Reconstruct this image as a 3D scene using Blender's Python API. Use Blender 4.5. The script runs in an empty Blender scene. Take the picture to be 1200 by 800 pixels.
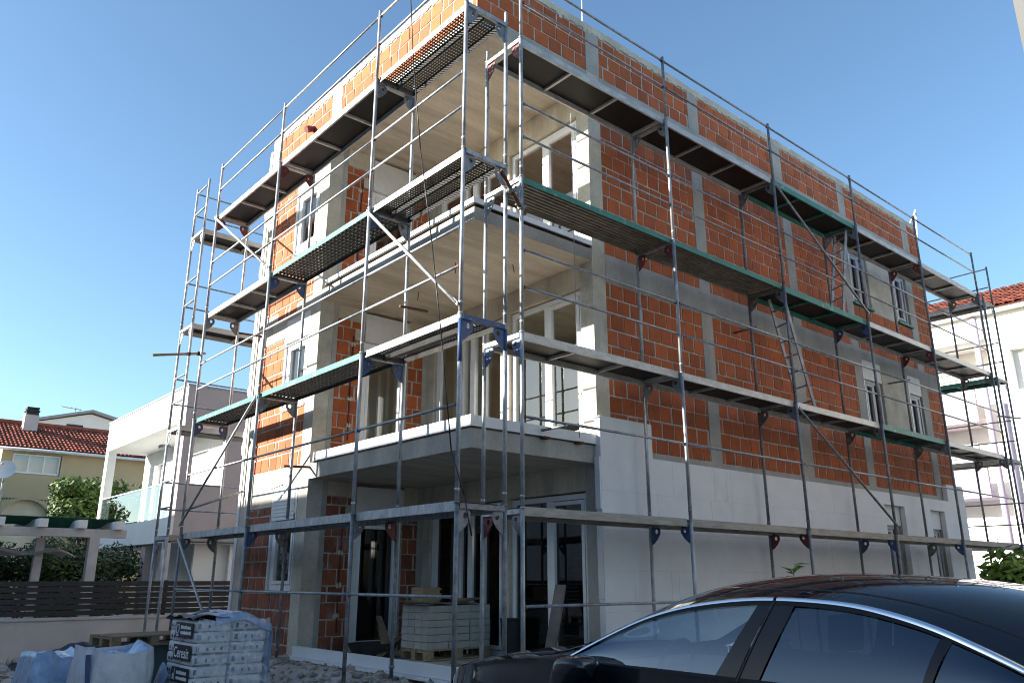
import bpy, bmesh, math, random
from mathutils import Vector, Matrix
rnd = random.Random(7)
scene = bpy.context.scene
COL = scene.collection

# ------------------------------------------------------------------ materials
def _n(nt, t, **kw):
    n = nt.nodes.new(t)
    for k, v in kw.items():
        if k in n.inputs: n.inputs[k].default_value = v
        else: setattr(n, k, v)
    return n

def pm(name, base, rough=.7, metal=0., var=.25, scale=6., bump=.15, bscale=40., col2=None, thr=.5,
       stretch=(1, 1, 1), spec=.4, coat=0., coord='Object', tone=0., bdist=.01, wid=.2):
    """general weathered surface: two-scale noise on colour, roughness and bump"""
    m = bpy.data.materials.new(name); m.use_nodes = True
    nt = m.node_tree; L = nt.links; b = nt.nodes['Principled BSDF']
    tc = _n(nt, 'ShaderNodeTexCoord'); mp = _n(nt, 'ShaderNodeMapping', Scale=stretch)
    L.new(tc.outputs[coord], mp.inputs[0])
    n1 = _n(nt, 'ShaderNodeTexNoise', Scale=scale, Detail=7., Roughness=.62)
    L.new(mp.outputs[0], n1.inputs['Vector'])
    c2 = col2 if col2 else tuple(c*(1-var*1.3) for c in base)
    c1 = base if col2 else tuple(min(1, c*(1+var*.6)) for c in base)
    mr = _n(nt, 'ShaderNodeMapRange'); mr.inputs[1].default_value = thr-wid; mr.inputs[2].default_value = thr+wid
    L.new(n1.outputs['Fac'], mr.inputs[0])
    mx = _n(nt, 'ShaderNodeMix', data_type='RGBA')
    mx.inputs[6].default_value = (*c2, 1); mx.inputs[7].default_value = (*c1, 1)
    L.new(mr.outputs[0], mx.inputs[0]); out = mx.outputs[2]
    n2 = _n(nt, 'ShaderNodeTexNoise', Scale=bscale, Detail=5., Roughness=.6)
    L.new(mp.outputs[0], n2.inputs['Vector'])
    m2 = _n(nt, 'ShaderNodeMapRange'); m2.inputs[1].default_value = .3; m2.inputs[2].default_value = .7
    m2.inputs[3].default_value = 1-var*.5; m2.inputs[4].default_value = 1+var*.3
    L.new(n2.outputs['Fac'], m2.inputs[0])
    mu = _n(nt, 'ShaderNodeMix', data_type='RGBA', blend_type='MULTIPLY'); mu.inputs[0].default_value = 1
    L.new(out, mu.inputs[6]); L.new(m2.outputs[0], mu.inputs[7]); out = mu.outputs[2]
    if tone:
        at = _n(nt, 'ShaderNodeAttribute', attribute_name='tone')
        m3 = _n(nt, 'ShaderNodeMapRange'); m3.inputs[3].default_value = 1-tone; m3.inputs[4].default_value = 1+tone
        L.new(at.outputs['Fac'], m3.inputs[0])
        m4 = _n(nt, 'ShaderNodeMix', data_type='RGBA', blend_type='MULTIPLY'); m4.inputs[0].default_value = 1
        L.new(out, m4.inputs[6]); L.new(m3.outputs[0], m4.inputs[7]); out = m4.outputs[2]
    L.new(out, b.inputs['Base Color'])
    m5 = _n(nt, 'ShaderNodeMapRange'); m5.inputs[3].default_value = max(.02, rough-.12); m5.inputs[4].default_value = min(1, rough+.12)
    L.new(n1.outputs['Fac'], m5.inputs[0]); L.new(m5.outputs[0], b.inputs['Roughness'])
    b.inputs['Metallic'].default_value = metal; b.inputs['Specular IOR Level'].default_value = spec
    if coat: b.inputs['Coat Weight'].default_value = coat; b.inputs['Coat Roughness'].default_value = .03
    if bump:
        bp = _n(nt, 'ShaderNodeBump', Strength=bump, Distance=bdist)
        L.new(n2.outputs['Fac'], bp.inputs['Height']); L.new(bp.outputs[0], b.inputs['Normal'])
    m['_out'] = 1
    return m

def col_out(m):
    b = m.node_tree.nodes['Principled BSDF']
    return b.inputs['Base Color'].links[0].from_socket

def overlay(m, color, scale, thr, wid=.06, stretch=(1, 1, 1), amount=1.):
    """stains: a second colour where a coarse noise passes a threshold"""
    nt = m.node_tree; L = nt.links; b = nt.nodes['Principled BSDF']; src = col_out(m)
    tc = _n(nt, 'ShaderNodeTexCoord'); mp = _n(nt, 'ShaderNodeMapping', Scale=stretch); mp.inputs['Location'].default_value = (3.1, 7.7, 1.3)
    L.new(tc.outputs['Object'], mp.inputs[0])
    n = _n(nt, 'ShaderNodeTexNoise', Scale=scale, Detail=6., Roughness=.65); L.new(mp.outputs[0], n.inputs['Vector'])
    r = _n(nt, 'ShaderNodeMapRange'); r.inputs[1].default_value = thr; r.inputs[2].default_value = thr+wid; r.inputs[4].default_value = amount
    L.new(n.outputs['Fac'], r.inputs[0])
    x = _n(nt, 'ShaderNodeMix', data_type='RGBA'); x.inputs[7].default_value = (*color, 1)
    L.new(r.outputs[0], x.inputs[0]); L.new(src, x.inputs[6]); L.new(x.outputs[2], b.inputs['Base Color'])
    return m

def form_lines(m, sx, sy, color, amount=.5, mortar=.012):
    """faint joints left by formwork boards"""
    nt = m.node_tree; L = nt.links; b = nt.nodes['Principled BSDF']; src = col_out(m)
    tc = _n(nt, 'ShaderNodeTexCoord'); bt = _n(nt, 'ShaderNodeTexBrick', Scale=1.); L.new(tc.outputs['Object'], bt.inputs['Vector'])
    bt.inputs['Brick Width'].default_value = sx; bt.inputs['Row Height'].default_value = sy; bt.inputs['Mortar Size'].default_value = mortar; bt.inputs['Mortar Smooth'].default_value = .6
    mu = _n(nt, 'ShaderNodeMath', operation='MULTIPLY'); mu.inputs[1].default_value = amount; L.new(bt.outputs['Fac'], mu.inputs[0])
    x = _n(nt, 'ShaderNodeMix', data_type='RGBA'); x.inputs[7].default_value = (*color, 1)
    L.new(mu.outputs[0], x.inputs[0]); L.new(src, x.inputs[6]); L.new(x.outputs[2], b.inputs['Base Color'])
    return m

def grooves(m, scale, axis_xy=True, strength=.3, dist=.004):
    """fine vertical striations of extruded clay blocks (bump)"""
    nt = m.node_tree; L = nt.links; b = nt.nodes['Principled BSDF']
    tc = _n(nt, 'ShaderNodeTexCoord'); sp = _n(nt, 'ShaderNodeSeparateXYZ'); L.new(tc.outputs['Object'], sp.inputs[0])
    ad = _n(nt, 'ShaderNodeMath', operation='ADD'); L.new(sp.outputs[0], ad.inputs[0]); L.new(sp.outputs[1], ad.inputs[1])
    mu = _n(nt, 'ShaderNodeMath', operation='MULTIPLY'); mu.inputs[1].default_value = scale; L.new(ad.outputs[0], mu.inputs[0])
    sn = _n(nt, 'ShaderNodeMath', operation='SINE'); L.new(mu.outputs[0], sn.inputs[0])
    bp = _n(nt, 'ShaderNodeBump', Strength=strength, Distance=dist); L.new(sn.outputs[0], bp.inputs['Height'])
    old = b.inputs['Normal'].links
    if old: L.new(old[0].from_socket, bp.inputs['Normal'])
    L.new(bp.outputs[0], b.inputs['Normal'])
    return m

def glass(name, tint=(.9, .95, .95), refl=1., rough=0., rc=(1, 1, 1)):
    m = bpy.data.materials.new(name); m.use_nodes = True; nt = m.node_tree; L = nt.links
    nt.nodes.remove(nt.nodes['Principled BSDF'])
    tr = _n(nt, 'ShaderNodeBsdfTransparent', Color=(*tint, 1)); gl = _n(nt, 'ShaderNodeBsdfGlossy', Roughness=rough, Color=(*rc, 1))
    lw = _n(nt, 'ShaderNodeLayerWeight', Blend=.5); pw = _n(nt, 'ShaderNodeMath', operation='POWER'); pw.inputs[1].default_value = 5.; L.new(lw.outputs['Facing'], pw.inputs[0])
    ma = _n(nt, 'ShaderNodeMath', operation='MULTIPLY_ADD'); ma.inputs[1].default_value = .92; ma.inputs[2].default_value = .08; L.new(pw.outputs[0], ma.inputs[0])   # two faces of one pane
    mu = _n(nt, 'ShaderNodeMath', operation='MULTIPLY'); mu.inputs[1].default_value = refl; mu.use_clamp = True
    L.new(ma.outputs[0], mu.inputs[0]); mx = _n(nt, 'ShaderNodeMixShader')
    L.new(mu.outputs[0], mx.inputs[0]); L.new(tr.outputs[0], mx.inputs[1]); L.new(gl.outputs[0], mx.inputs[2])
    L.new(mx.outputs[0], nt.nodes['Material Output'].inputs[0])
    return m

M = {}
M['brick'] = grooves(overlay(overlay(pm('clay_block', (.40, .100, .031), .85, var=.2, scale=3.5, bump=.35, bscale=60, tone=.19),
                     (.36, .24, .17), 7., .71, .04, amount=.45), (.17, .04, .018), 1.6, .6, .12, amount=.5), 300., strength=.35)
M['brick_dusty_shade'] = grooves(overlay(overlay(pm('dusty_shaded_clay_block', (.27, .085, .045), .9, var=.22, scale=3.5, bump=.3, bscale=60, tone=.22), (.34, .29, .26), 4., .54, .12, (1, 1, .5), amount=.55), (.16, .05, .03), 2.2, .6, .1, amount=.6), 300., strength=.45)  # whitish film on the blocks, plus a base darkened for ground-floor shade
M['mortar'] = pm('mortar', (.44, .41, .36), .95, var=.35, scale=9, bump=.6, bscale=70)
M['concrete'] = overlay(pm('raw_concrete', (.37, .355, .325), .9, var=.25, scale=1.6, bump=.35, bscale=35, stretch=(1, 1, .6)), (.24, .23, .21), 1.3, .58, .14, (1, 1, .35), .5)
M['soffit'] = overlay(pm('soffit_concrete', (.56, .49, .39), .9, var=.25, scale=1.2, bump=.25, bscale=25, stretch=(.5, 3, 1)), (.40, .35, .275), 1.1, .56, .15, (.35, 3, 1), .7)
form_lines(M['soffit'], 2.6, .52, (.34, .30, .24), .28, .008); overlay(M['soffit'], (.27, .22, .16), 6., .72, .03, amount=.6)
M['lintel'] = overlay(pm('pale_concrete', (.52, .48, .40), .9, var=.25, scale=2.2, bump=.3, bscale=35), (.27, .25, .22), 1.7, .6, .1, (1, 1, .4), .7)
M['eps'] = overlay(pm('insulation_board', (.70, .70, .71), .8, var=.06, scale=2.5, bump=.2, bscale=90), (.55, .55, .55), 1.2, .60, .14, (1, 1, .35), .6)
overlay(M['eps'], (.50, .49, .46), 5., .68, .05, (1, 1, .6), .7)
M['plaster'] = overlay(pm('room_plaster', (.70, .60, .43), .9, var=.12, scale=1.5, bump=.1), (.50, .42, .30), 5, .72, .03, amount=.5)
M['plaster2'] = pm('room_plaster_dimmed', (.42, .355, .25), .9, var=.12, scale=1.5, bump=.1)  # same plaster, colour darkened to hold down the direct sun
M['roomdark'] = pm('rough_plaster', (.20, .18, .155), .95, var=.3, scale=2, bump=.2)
M['white'] = pm('window_white', (.78, .78, .78), .45, var=.07, scale=4, bump=.03)
M['box'] = pm('shutter_white', (.66, .66, .65), .6, var=.1, scale=3, bump=.05)
M['galv'] = overlay(pm('galvanised_steel', (.40, .41, .42), .50, metal=.4, var=.35, scale=14, bump=.1, bscale=60, stretch=(1, 1, .4)), (.46, .43, .38), 9, .62, .05, amount=.8)
M['galvdark'] = overlay(pm('weathered_steel', (.22, .225, .235), .55, metal=.4, var=.4, scale=12, bump=.1), (.30, .27, .24), 8, .63, .05, amount=.8)
M['rail'] = overlay(pm('rail_tube', (.30, .305, .315), .5, metal=.4, var=.35, scale=10, bump=.1), (.25, .16, .13), 5, .6, .06, amount=.6)
M['rust'] = pm('rusty_tube', (.13, .06, .035), .8, metal=.3, var=.5, scale=18, bump=.3)
M['alu'] = overlay(pm('deck_aluminium', (.50, .49, .46), .5, metal=.35, var=.25, scale=5, bump=.08, stretch=(1, 1, 3)), (.33, .31, .27), 6, .6, .08, amount=.6)
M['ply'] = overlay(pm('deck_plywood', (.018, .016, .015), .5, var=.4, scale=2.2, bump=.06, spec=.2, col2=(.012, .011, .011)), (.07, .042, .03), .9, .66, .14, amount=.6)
M['plank'] = overlay(pm('steel_plank', (.10, .097, .09), .6, metal=.4, var=.35, scale=5, bump=.15), (.15, .14, .115), 4, .6, .08, amount=.7)
M['ribbed'] = overlay(pm('ribbed_steel_lightened', (.26, .235, .185), .6, metal=.3, var=.35, scale=5, bump=.15), (.16, .145, .12), 3, .55, .1, (1, 1, 3), amount=.7)  # plank steel lightened for undersides that lie in shade
M['green'] = overlay(pm('green_edge', (.035, .20, .15), .55, var=.2, scale=7, bump=.05), (.26, .29, .25), 7, .58, .06, amount=.8)
M['blue'] = overlay(pm('blue_paint', (.05, .09, .20), .5, var=.25, scale=15, bump=.05), (.22, .23, .25), 17, .64, .04)
M['red'] = overlay(pm('oxide_paint', (.16, .035, .035), .6, var=.3, scale=15, bump=.05), (.22, .2, .2), 17, .64, .04)
M['wood'] = pm('weathered_wood', (.27, .20, .125), .85, var=.35, scale=5, bump=.25, bscale=20, stretch=(1, 8, 8))
M['board'] = overlay(pm('board_edge', (.36, .33, .285), .8, var=.25, scale=4, bump=.15, stretch=(1, 6, 6)), (.25, .22, .18), 5, .6, .08, amount=.6)
M['woodpale'] = pm('pale_wood', (.40, .30, .18), .85, var=.3, scale=5, bump=.25, bscale=20, stretch=(8, 1, 8))
M['dirt'] = pm('dirt', (.43, .39, .345), .97, var=.35, scale=.8, bump=.7, bscale=14, bdist=.03)
M['stone'] = pm('rubble', (.38, .35, .31), .95, var=.35, scale=6, bump=.5, bscale=30)
M['render_white'] = pm('white_render', (.72, .71, .68), .85, var=.06, scale=.8, bump=.08, bscale=60)
M['render_pink'] = pm('greyish_render', (.42, .355, .34), .9, var=.08, scale=.8, bump=.08, bscale=60)
M['wallrender'] = overlay(pm('wall_render', (.54, .47, .43), .92, var=.12, scale=1, bump=.15, bscale=50), (.44, .38, .345), 1.4, .58, .12, (1, 1, .3), .7)
M['slat'] = pm('dark_slat', (.028, .022, .022), .5, var=.25, scale=4, bump=.1, stretch=(1, 1, 6))
M['yellow'] = pm('ochre_render', (.48, .38, .22), .9, var=.1, scale=.5, bump=.1)
M['rooftile'] = pm('terracotta_roof', (.36, .095, .05), .8, var=.3, scale=3, bump=.2, col2=(.22, .06, .04))
M['pinkp'] = pm('pink_render', (.60, .50, .51), .9, var=.05, scale=.7, bump=.05)
M['lilac'] = pm('lilac_render', (.36, .31, .41), .9, var=.05, scale=.7, bump=.05)
M['grey'] = pm('mid_grey', (.30, .30, .31), .8, var=.15, scale=3, bump=.1)
M['dark'] = pm('dark_grey', (.03, .03, .032), .7, var=.2, scale=5, bump=.1)
M['black'] = pm('black_plastic', (.012, .012, .013), .5, var=.2, scale=8, bump=.05)
M['paint'] = pm('black_car_paint', (.003, .0045, .0095), .5, metal=.0, var=.05, scale=3, bump=0, spec=.12, coat=1.)
M['pillar'] = pm('gloss_black', (.003, .0045, .008), .5, var=.05, scale=3, bump=0, spec=.1, coat=.45)
M['chrome'] = pm('bright_trim', (.75, .78, .82), .18, metal=1., var=.03, scale=3, bump=0)
M['rubber'] = pm('rubber', (.02, .02, .02), .85, var=.2, scale=10, bump=.1)
M['cabin'] = pm('cabin_trim', (.05, .047, .045), .8, var=.15, scale=20, bump=.15)
M['bag'] = overlay(pm('paper_bag', (.56, .56, .57), .6, var=.12, scale=6, bump=.3, bscale=16), (.40, .41, .45), 5, .6, .1, amount=.7)
M['label'] = pm('black_print', (.012, .013, .018), .5, var=.1, scale=6, bump=.05)
M['print'] = pm('blue_print', (.03, .035, .09), .6, var=.2, scale=9, bump=.05)
M['textwhite'] = pm('white_print', (.75, .75, .75), .6, var=.05, scale=6, bump=0)
M['film'] = overlay(pm('blue_film', (.28, .39, .56), .28, var=.25, scale=4, bump=.8, bscale=9, bdist=.02, spec=.6), (.42, .52, .70), 3, .55, .1, amount=.7)
M['tarp'] = pm('black_tarp', (.02, .021, .026), .45, var=.3, scale=4, bump=.7, bscale=8, bdist=.02)
M['bigbag'] = overlay(pm('woven_bag', (.56, .57, .61), .6, var=.12, scale=4, bump=.7, bscale=8, bdist=.02), (.38, .42, .55), 3, .6, .08, amount=.7)
M['block'] = pm('pale_carton', (.43, .42, .385), .85, var=.14, scale=5, bump=.15)
M['card'] = pm('cardboard', (.24, .21, .19), .9, var=.25, scale=4, bump=.2)
M['leaf'] = pm('leaf_green', (.085, .145, .022), .6, var=.3, scale=1.2, bump=.1, tone=.55)
M['leafdark'] = pm('leaf_dark', (.045, .080, .022), .6, var=.3, scale=1.2, bump=.1, tone=.55)
M['leaflight'] = pm('leaf_light', (.20, .32, .045), .55, var=.3, scale=2, bump=.1, tone=.45)
M['bark'] = pm('bark', (.10, .075, .055), .95, var=.35, scale=8, bump=.5)
M['shade'] = pm('green_cloth', (.015, .12, .085), .8, var=.25, scale=3, bump=.2)
M['canvas'] = pm('pale_canvas', (.50, .45, .43), .8, var=.15, scale=3, bump=.1)
M['curtain'] = pm('dark_green_board', (.05, .085, .08), .8, var=.2, scale=3, bump=.1)
M['strip'] = pm('shade_grey_render', (.115, .115, .11), .9, var=.08, scale=1, bump=.1)  # dark grey standing in for shade on a pale wall
M['rowrender'] = pm('grey_render', (.46, .46, .47), .9, var=.12, scale=1, bump=.15)
M['glass'] = glass('window_glass', (.80, .86, .86), 1.3)
M['glassdark'] = glass('shade_tinted_glass', (.14, .17, .19), .9)  # window glass darkened so the rooms behind read as unlit
M['balglass'] = glass('balustrade_glass', (.30, .40, .40), 1.5)
M['carglass'] = glass('car_glass', (.62, .72, .74), 1.3, rc=(.62, .80, 1.))
M['cartint'] = glass('tinted_glass', (.06, .08, .10), .95, rc=(.55, .76, 1.))
def clear_film(name):
    m = bpy.data.materials.new(name); m.use_nodes = True; nt = m.node_tree; L = nt.links; p = nt.nodes['Principled BSDF']
    p.inputs['Base Color'].default_value = (.62, .68, .78, 1); p.inputs['Roughness'].default_value = .18
    n = _n(nt, 'ShaderNodeTexNoise', Scale=9., Detail=4.); tc = _n(nt, 'ShaderNodeTexCoord'); L.new(tc.outputs['Object'], n.inputs['Vector'])
    bp = _n(nt, 'ShaderNodeBump', Strength=.9, Distance=.02); L.new(n.outputs['Fac'], bp.inputs['Height']); L.new(bp.outputs[0], p.inputs['Normal'])
    r = _n(nt, 'ShaderNodeMapRange'); r.inputs[1].default_value = .35; r.inputs[2].default_value = .7; r.inputs[3].default_value = .16; r.inputs[4].default_value = .55
    L.new(n.outputs['Fac'], r.inputs[0]); L.new(r.outputs[0], p.inputs['Alpha'])
    return m
M['clear'] = clear_film('clear_stretch_film')
M['amber'] = pm('amber_lens', (.5, .2, .04), .2, var=.1, scale=8, bump=0, coat=.6)

# ------------------------------------------------------------------ mesh builder
def origin(o):
    v = Vector((0, 0, 0))
    while o: v += o.location; o = o.parent
    return v

class MB:
    def __init__(s): s.v = []; s.f = []; s.m = []; s.t = []; s.sm = []
    def face(s, pts, m=0, tone=.5, smooth=False):
        i = len(s.v); s.v += [tuple(p) for p in pts]; s.f.append(tuple(range(i, i+len(pts)))); s.m.append(m); s.t.append(tone); s.sm.append(smooth)
    def box(s, x0, x1, y0, y1, z0, z1, m=0, tone=.5):
        s.obox(Vector((x0, y0, z0)), Vector((x1-x0, 0, 0)), Vector((0, y1-y0, 0)), Vector((0, 0, z1-z0)), m, tone)
    def obox(s, o, a, b, c, m=0, tone=.5):
        o, a, b, c = map(Vector, (o, a, b, c))
        if a.cross(b).dot(c) < 0: a, b = b, a
        p = [o, o+a, o+a+b, o+b, o+c, o+a+c, o+a+b+c, o+b+c]; i = len(s.v); s.v += [tuple(q) for q in p]
        for f in ((3, 2, 1, 0), (4, 5, 6, 7), (0, 1, 5, 4), (1, 2, 6, 5), (2, 3, 7, 6), (3, 0, 4, 7)):
            s.f.append(tuple(i+k for k in f)); s.m.append(m); s.t.append(tone); s.sm.append(False)
    def bar(s, p0, p1, w, h, m=0, up=(0, 0, 1)):
        p0, p1 = Vector(p0), Vector(p1); d = p1-p0; u = Vector(up); sd = d.cross(u)
        if sd.length < 1e-6: sd = d.cross(Vector((1, 0, 0)))
        sd.normalize(); u = sd.cross(d).normalized()
        s.obox(p0-sd*w/2-u*h/2, d, sd*w, u*h, m)
    def tube(s, p0, p1, r, n=10, m=0, r1=None, cap=True):
        p0, p1 = Vector(p0), Vector(p1); r1 = r if r1 is None else r1
        d = (p1-p0).normalized(); a = d.orthogonal().normalized(); b = d.cross(a); i = len(s.v)
        for p, q in ((p0, r), (p1, r1)):
            for k in range(n):
                t = 2*math.pi*k/n; s.v.append(tuple(p+a*math.cos(t)*q+b*math.sin(t)*q))
        for k in range(n):
            l = (k+1) % n; s.f.append((i+k, i+l, i+n+l, i+n+k)); s.m.append(m); s.t.append(.5); s.sm.append(True)
        if cap:
            s.f.append(tuple(i+n-1-k for k in range(n))); s.f.append(tuple(i+n+k for k in range(n)))
            s.m += [m, m]; s.t += [.5, .5]; s.sm += [False, False]
    def path(s, pts, r, n=7, m=0):
        for a, b in zip(pts, pts[1:]): s.tube(a, b, r, n, m)
    def ball(s, c, r, n=8, m=0, sq=(1, 1, 1), jit=0., rg=None):
        i = len(s.v); k = n//2
        for a in range(k+1):
            th = math.pi*a/k
            for b in range(n):
                ph = 2*math.pi*b/n; j = 1+(rg.uniform(-jit, jit) if rg else 0)
                s.v.append((c[0]+r*sq[0]*math.sin(th)*math.cos(ph)*j, c[1]+r*sq[1]*math.sin(th)*math.sin(ph)*j, c[2]+r*sq[2]*math.cos(th)*j))
        for a in range(k):
            for b in range(n):
                l = (b+1) % n
                s.f.append((i+a*n+b, i+(a+1)*n+b, i+(a+1)*n+l, i+a*n+l)); s.m.append(m); s.t.append(.5); s.sm.append(not jit)
    def grid(s, fn, nu, nv, m=0, smooth=True, flip=False):
        i = len(s.v)
        for a in range(nu+1):
            for b in range(nv+1): s.v.append(tuple(fn(a/nu, b/nv)))
        for a in range(nu):
            for b in range(nv):
                q = (i+a*(nv+1)+b, i+(a+1)*(nv+1)+b, i+(a+1)*(nv+1)+b+1, i+a*(nv+1)+b+1)
                s.f.append(q[::-1] if flip else q); s.m.append(m); s.t.append(.5); s.sm.append(smooth)
    def extend(s, o):
        i = len(s.v); s.v += o.v; s.f += [tuple(i+k for k in f) for f in o.f]; s.m += o.m; s.t += o.t; s.sm += o.sm
    def build(s, name, mats, parent=None, base=None):
        if not isinstance(mats, (list, tuple)): mats = [mats]
        me = bpy.data.meshes.new(name)
        if parent is not None: off = origin(parent)
        elif base is not None: off = Vector(base)
        else:
            xs, ys, zs = zip(*s.v); off = Vector(((min(xs)+max(xs))/2, (min(ys)+max(ys))/2, min(zs)))
        me.from_pydata([tuple(Vector(p)-off) for p in s.v], [], s.f)
        for mt in mats: me.materials.append(mt)
        me.polygons.foreach_set('material_index', s.m); me.polygons.foreach_set('use_smooth', s.sm)
        a = me.attributes.new('tone', 'FLOAT', 'FACE'); a.data.foreach_set('value', s.t)
        me.update()
        o = bpy.data.objects.new(name, me); COL.objects.link(o)
        if parent is not None: o.parent = parent
        else: o.location = off
        return o

def thing(name, loc, label, cat, group=None):
    o = bpy.data.objects.new(name, None); COL.objects.link(o); o.location = loc; o.empty_display_size = .2
    return tag(o, label, cat, group)
def tag(o, label, cat, group=None):
    o['label'] = label; o['category'] = cat
    if group: o['group'] = group
    return o
def structure(o): o['kind'] = 'structure'; return o

# ------------------------------------------------------------------ clay block walls and slabs with openings
def blocks(mb, O, U, W, H, N, phase=0, course=.25, pitch=.285, thick=.24, back=True):
    """running-bond clay blocks: bevelled block faces standing proud of a mortar bed; material 0 block, 1 mortar"""
    O, U, N = Vector(O), Vector(U), Vector(N); Z = Vector((0, 0, 1)); rec = .009
    if back: mb.obox(O-N*(rec+thick), U*W, N*thick, Z*H, 1)
    r = 0; z = 0.
    while z < H-.03:
        h = min(course, H-z)-rnd.choice((.016, .02, .024))
        if h < .03: break
        x = -pitch*((r+phase) % 2)*.5-rnd.uniform(0, .05)
        while x < W-.02:
            w = pitch
            if rnd.random() < .07: w = pitch*rnd.choice((.5, .7, .62))
            gap = rnd.choice((.014, .02, .024, .03, .036))
            a, b = max(x, 0.), min(x+w-gap, W)
            if b-a > .035:
                zl = z+.004+rnd.uniform(-.003, .003); zh = zl+h+rnd.uniform(-.004, .003)
                if zh > H: zh = H
                bv = .005; e = N*rnd.uniform(-.003, .002); t = rnd.random()
                if rnd.random() < .06: t = rnd.choice((-.3, 1.3))
                q = lambda u, v, d: O+U*u+Z*v+N*d+e
                p = [q(a, zl, -rec), q(b, zl, -rec), q(b, zh, -rec), q(a, zh, -rec)]
                f = [q(a+bv, zl+bv, 0), q(b-bv, zl+bv, 0), q(b-bv, zh-bv, 0), q(a+bv, zh-bv, 0)]
                fl = U.cross(Z).dot(N) < 0
                def F(pts): mb.face(pts[::-1] if fl else pts, 0, t)
                F(f)
                for k in range(4):
                    l = (k+1) % 4; F([p[k], p[l], f[l], f[k]])
            x += w
        z += course; r += 1

def slab_holes(mb, O, U, V, N, W, H, T, holes, m=0):
    """rectangular slab W x H, thickness T (behind -N), with rectangular holes (u0,u1,v0,v1); only outer faces"""
    O, U, V, N = map(Vector, (O, U, V, N))
    us = sorted({0., W, *[h[0] for h in holes], *[h[1] for h in holes]}); vs = sorted({0., H, *[h[2] for h in holes], *[h[3] for h in holes]})
    us = [u for u in us if 0 <= u <= W]; vs = [v for v in vs if 0 <= v <= H]
    def solid(i, j):
        if i < 0 or j < 0 or i >= len(us)-1 or j >= len(vs)-1: return False
        cu, cv = (us[i]+us[i+1])/2, (vs[j]+vs[j+1])/2
        return not any(h[0] < cu < h[1] and h[2] < cv < h[3] for h in holes)
    fl = U.cross(V).dot(N) < 0
    def F(pts): mb.face(pts[::-1] if fl else pts, m)
    P = lambda u, v, d: O+U*u+V*v-N*d
    for i in range(len(us)-1):
        for j in range(len(vs)-1):
            if not solid(i, j): continue
            a, b, c, d = us[i], us[i+1], vs[j], vs[j+1]
            F([P(a, c, 0), P(b, c, 0), P(b, d, 0), P(a, d, 0)]); F([P(a, d, T), P(b, d, T), P(b, c, T), P(a, c, T)])
            if not solid(i-1, j): F([P(a, c, T), P(a, c, 0), P(a, d, 0), P(a, d, T)])
            if not solid(i+1, j): F([P(b, c, 0), P(b, c, T), P(b, d, T), P(b, d, 0)])
            if not solid(i, j-1): F([P(a, c, T), P(b, c, T), P(b, c, 0), P(a, c, 0)])
            if not solid(i, j+1): F([P(a, d, 0), P(b, d, 0), P(b, d, T), P(a, d, T)])
# ================================================================== THE UNFINISHED BUILDING
X0, Y0, XE, YE = 5.87, 7.61, 20.15, 14.4          # facade planes
XA, YB = 8.08, 11.8                                # back walls of the corner loggias
FL = [.40, 3.40, 6.30]                             # finished floors
bld = thing('apartment_block', (X0, Y0, 0), 'unfinished three-storey block of bare red clay bricks and grey concrete, wrapped in scaffolding', 'building')
MX, MY, MZ = Vector((1, 0, 0)), Vector((0, 1, 0)), Vector((0, 0, 1))

# --- concrete floor plates
for i, (z0, z1) in enumerate(((-.3, .27), (3.02, 3.27), (6.02, 6.20), (9.03, 9.28))):
    b = MB(); b.box(X0, XE-.02, Y0, YE-.02, z0, z1)
    if i in (1, 2): b.box(X0+.13, XA+.02, Y0+.13, YB+.02, z1+.002, z1+.10)
    b.build('floor_slab', M['soffit'] if i else M['concrete'], bld)
    if i:   # rough poured edge and drips, 4 mm proud of the slab core
        e = MB(); e.box(X0-.004, X0-.001, Y0-.004, YB, z0-.002, z1-.01); e.box(X0-.001, XA, Y0-.004, Y0-.001, z0-.002, z1-.01)
        e.build('slab_edge', M['concrete'], bld)
# white boards along the slab edges of the loggias
for k, (z0, z1) in enumerate(((.40, .54), (3.275, 3.41), (6.235, 6.31))):
    if k == 0:
        e = MB(); e.box(X0-.12, X0-.01, Y0-.10, YB-.1, .41, .545); e.box(X0-.17, X0-.01, Y0-.15, YB+.05, .37, .405)
        e.box(X0-.005, XA, Y0-.12, Y0-.01, .41, .545)
    else:
        e = MB(); e.box(X0-.045, X0+.06, Y0-.045, YB-.18, z0, z1); e.box(X0+.062, XA-.03, Y0-.045, Y0+.06, z0, z1)
    e.build('edge_board', M['eps'], bld)
    if k == 0:
        e = MB(); e.box(X0-.005, XA+.1, Y0-.005, YB, .275, .398); e.build('ground_screed', M['lintel'], bld)
    else:
        e = MB(); e.box(X0-.03, X0+.05, Y0-.03, YB-.12, z0-.012, z0-.003); e.box(X0+.052, XA-.02, Y0-.03, Y0+.05, z0-.012, z0-.003)
        e.build('edge_gap_shade', M['black'], bld)  # black strip painting the shadowed gap under the board

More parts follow.
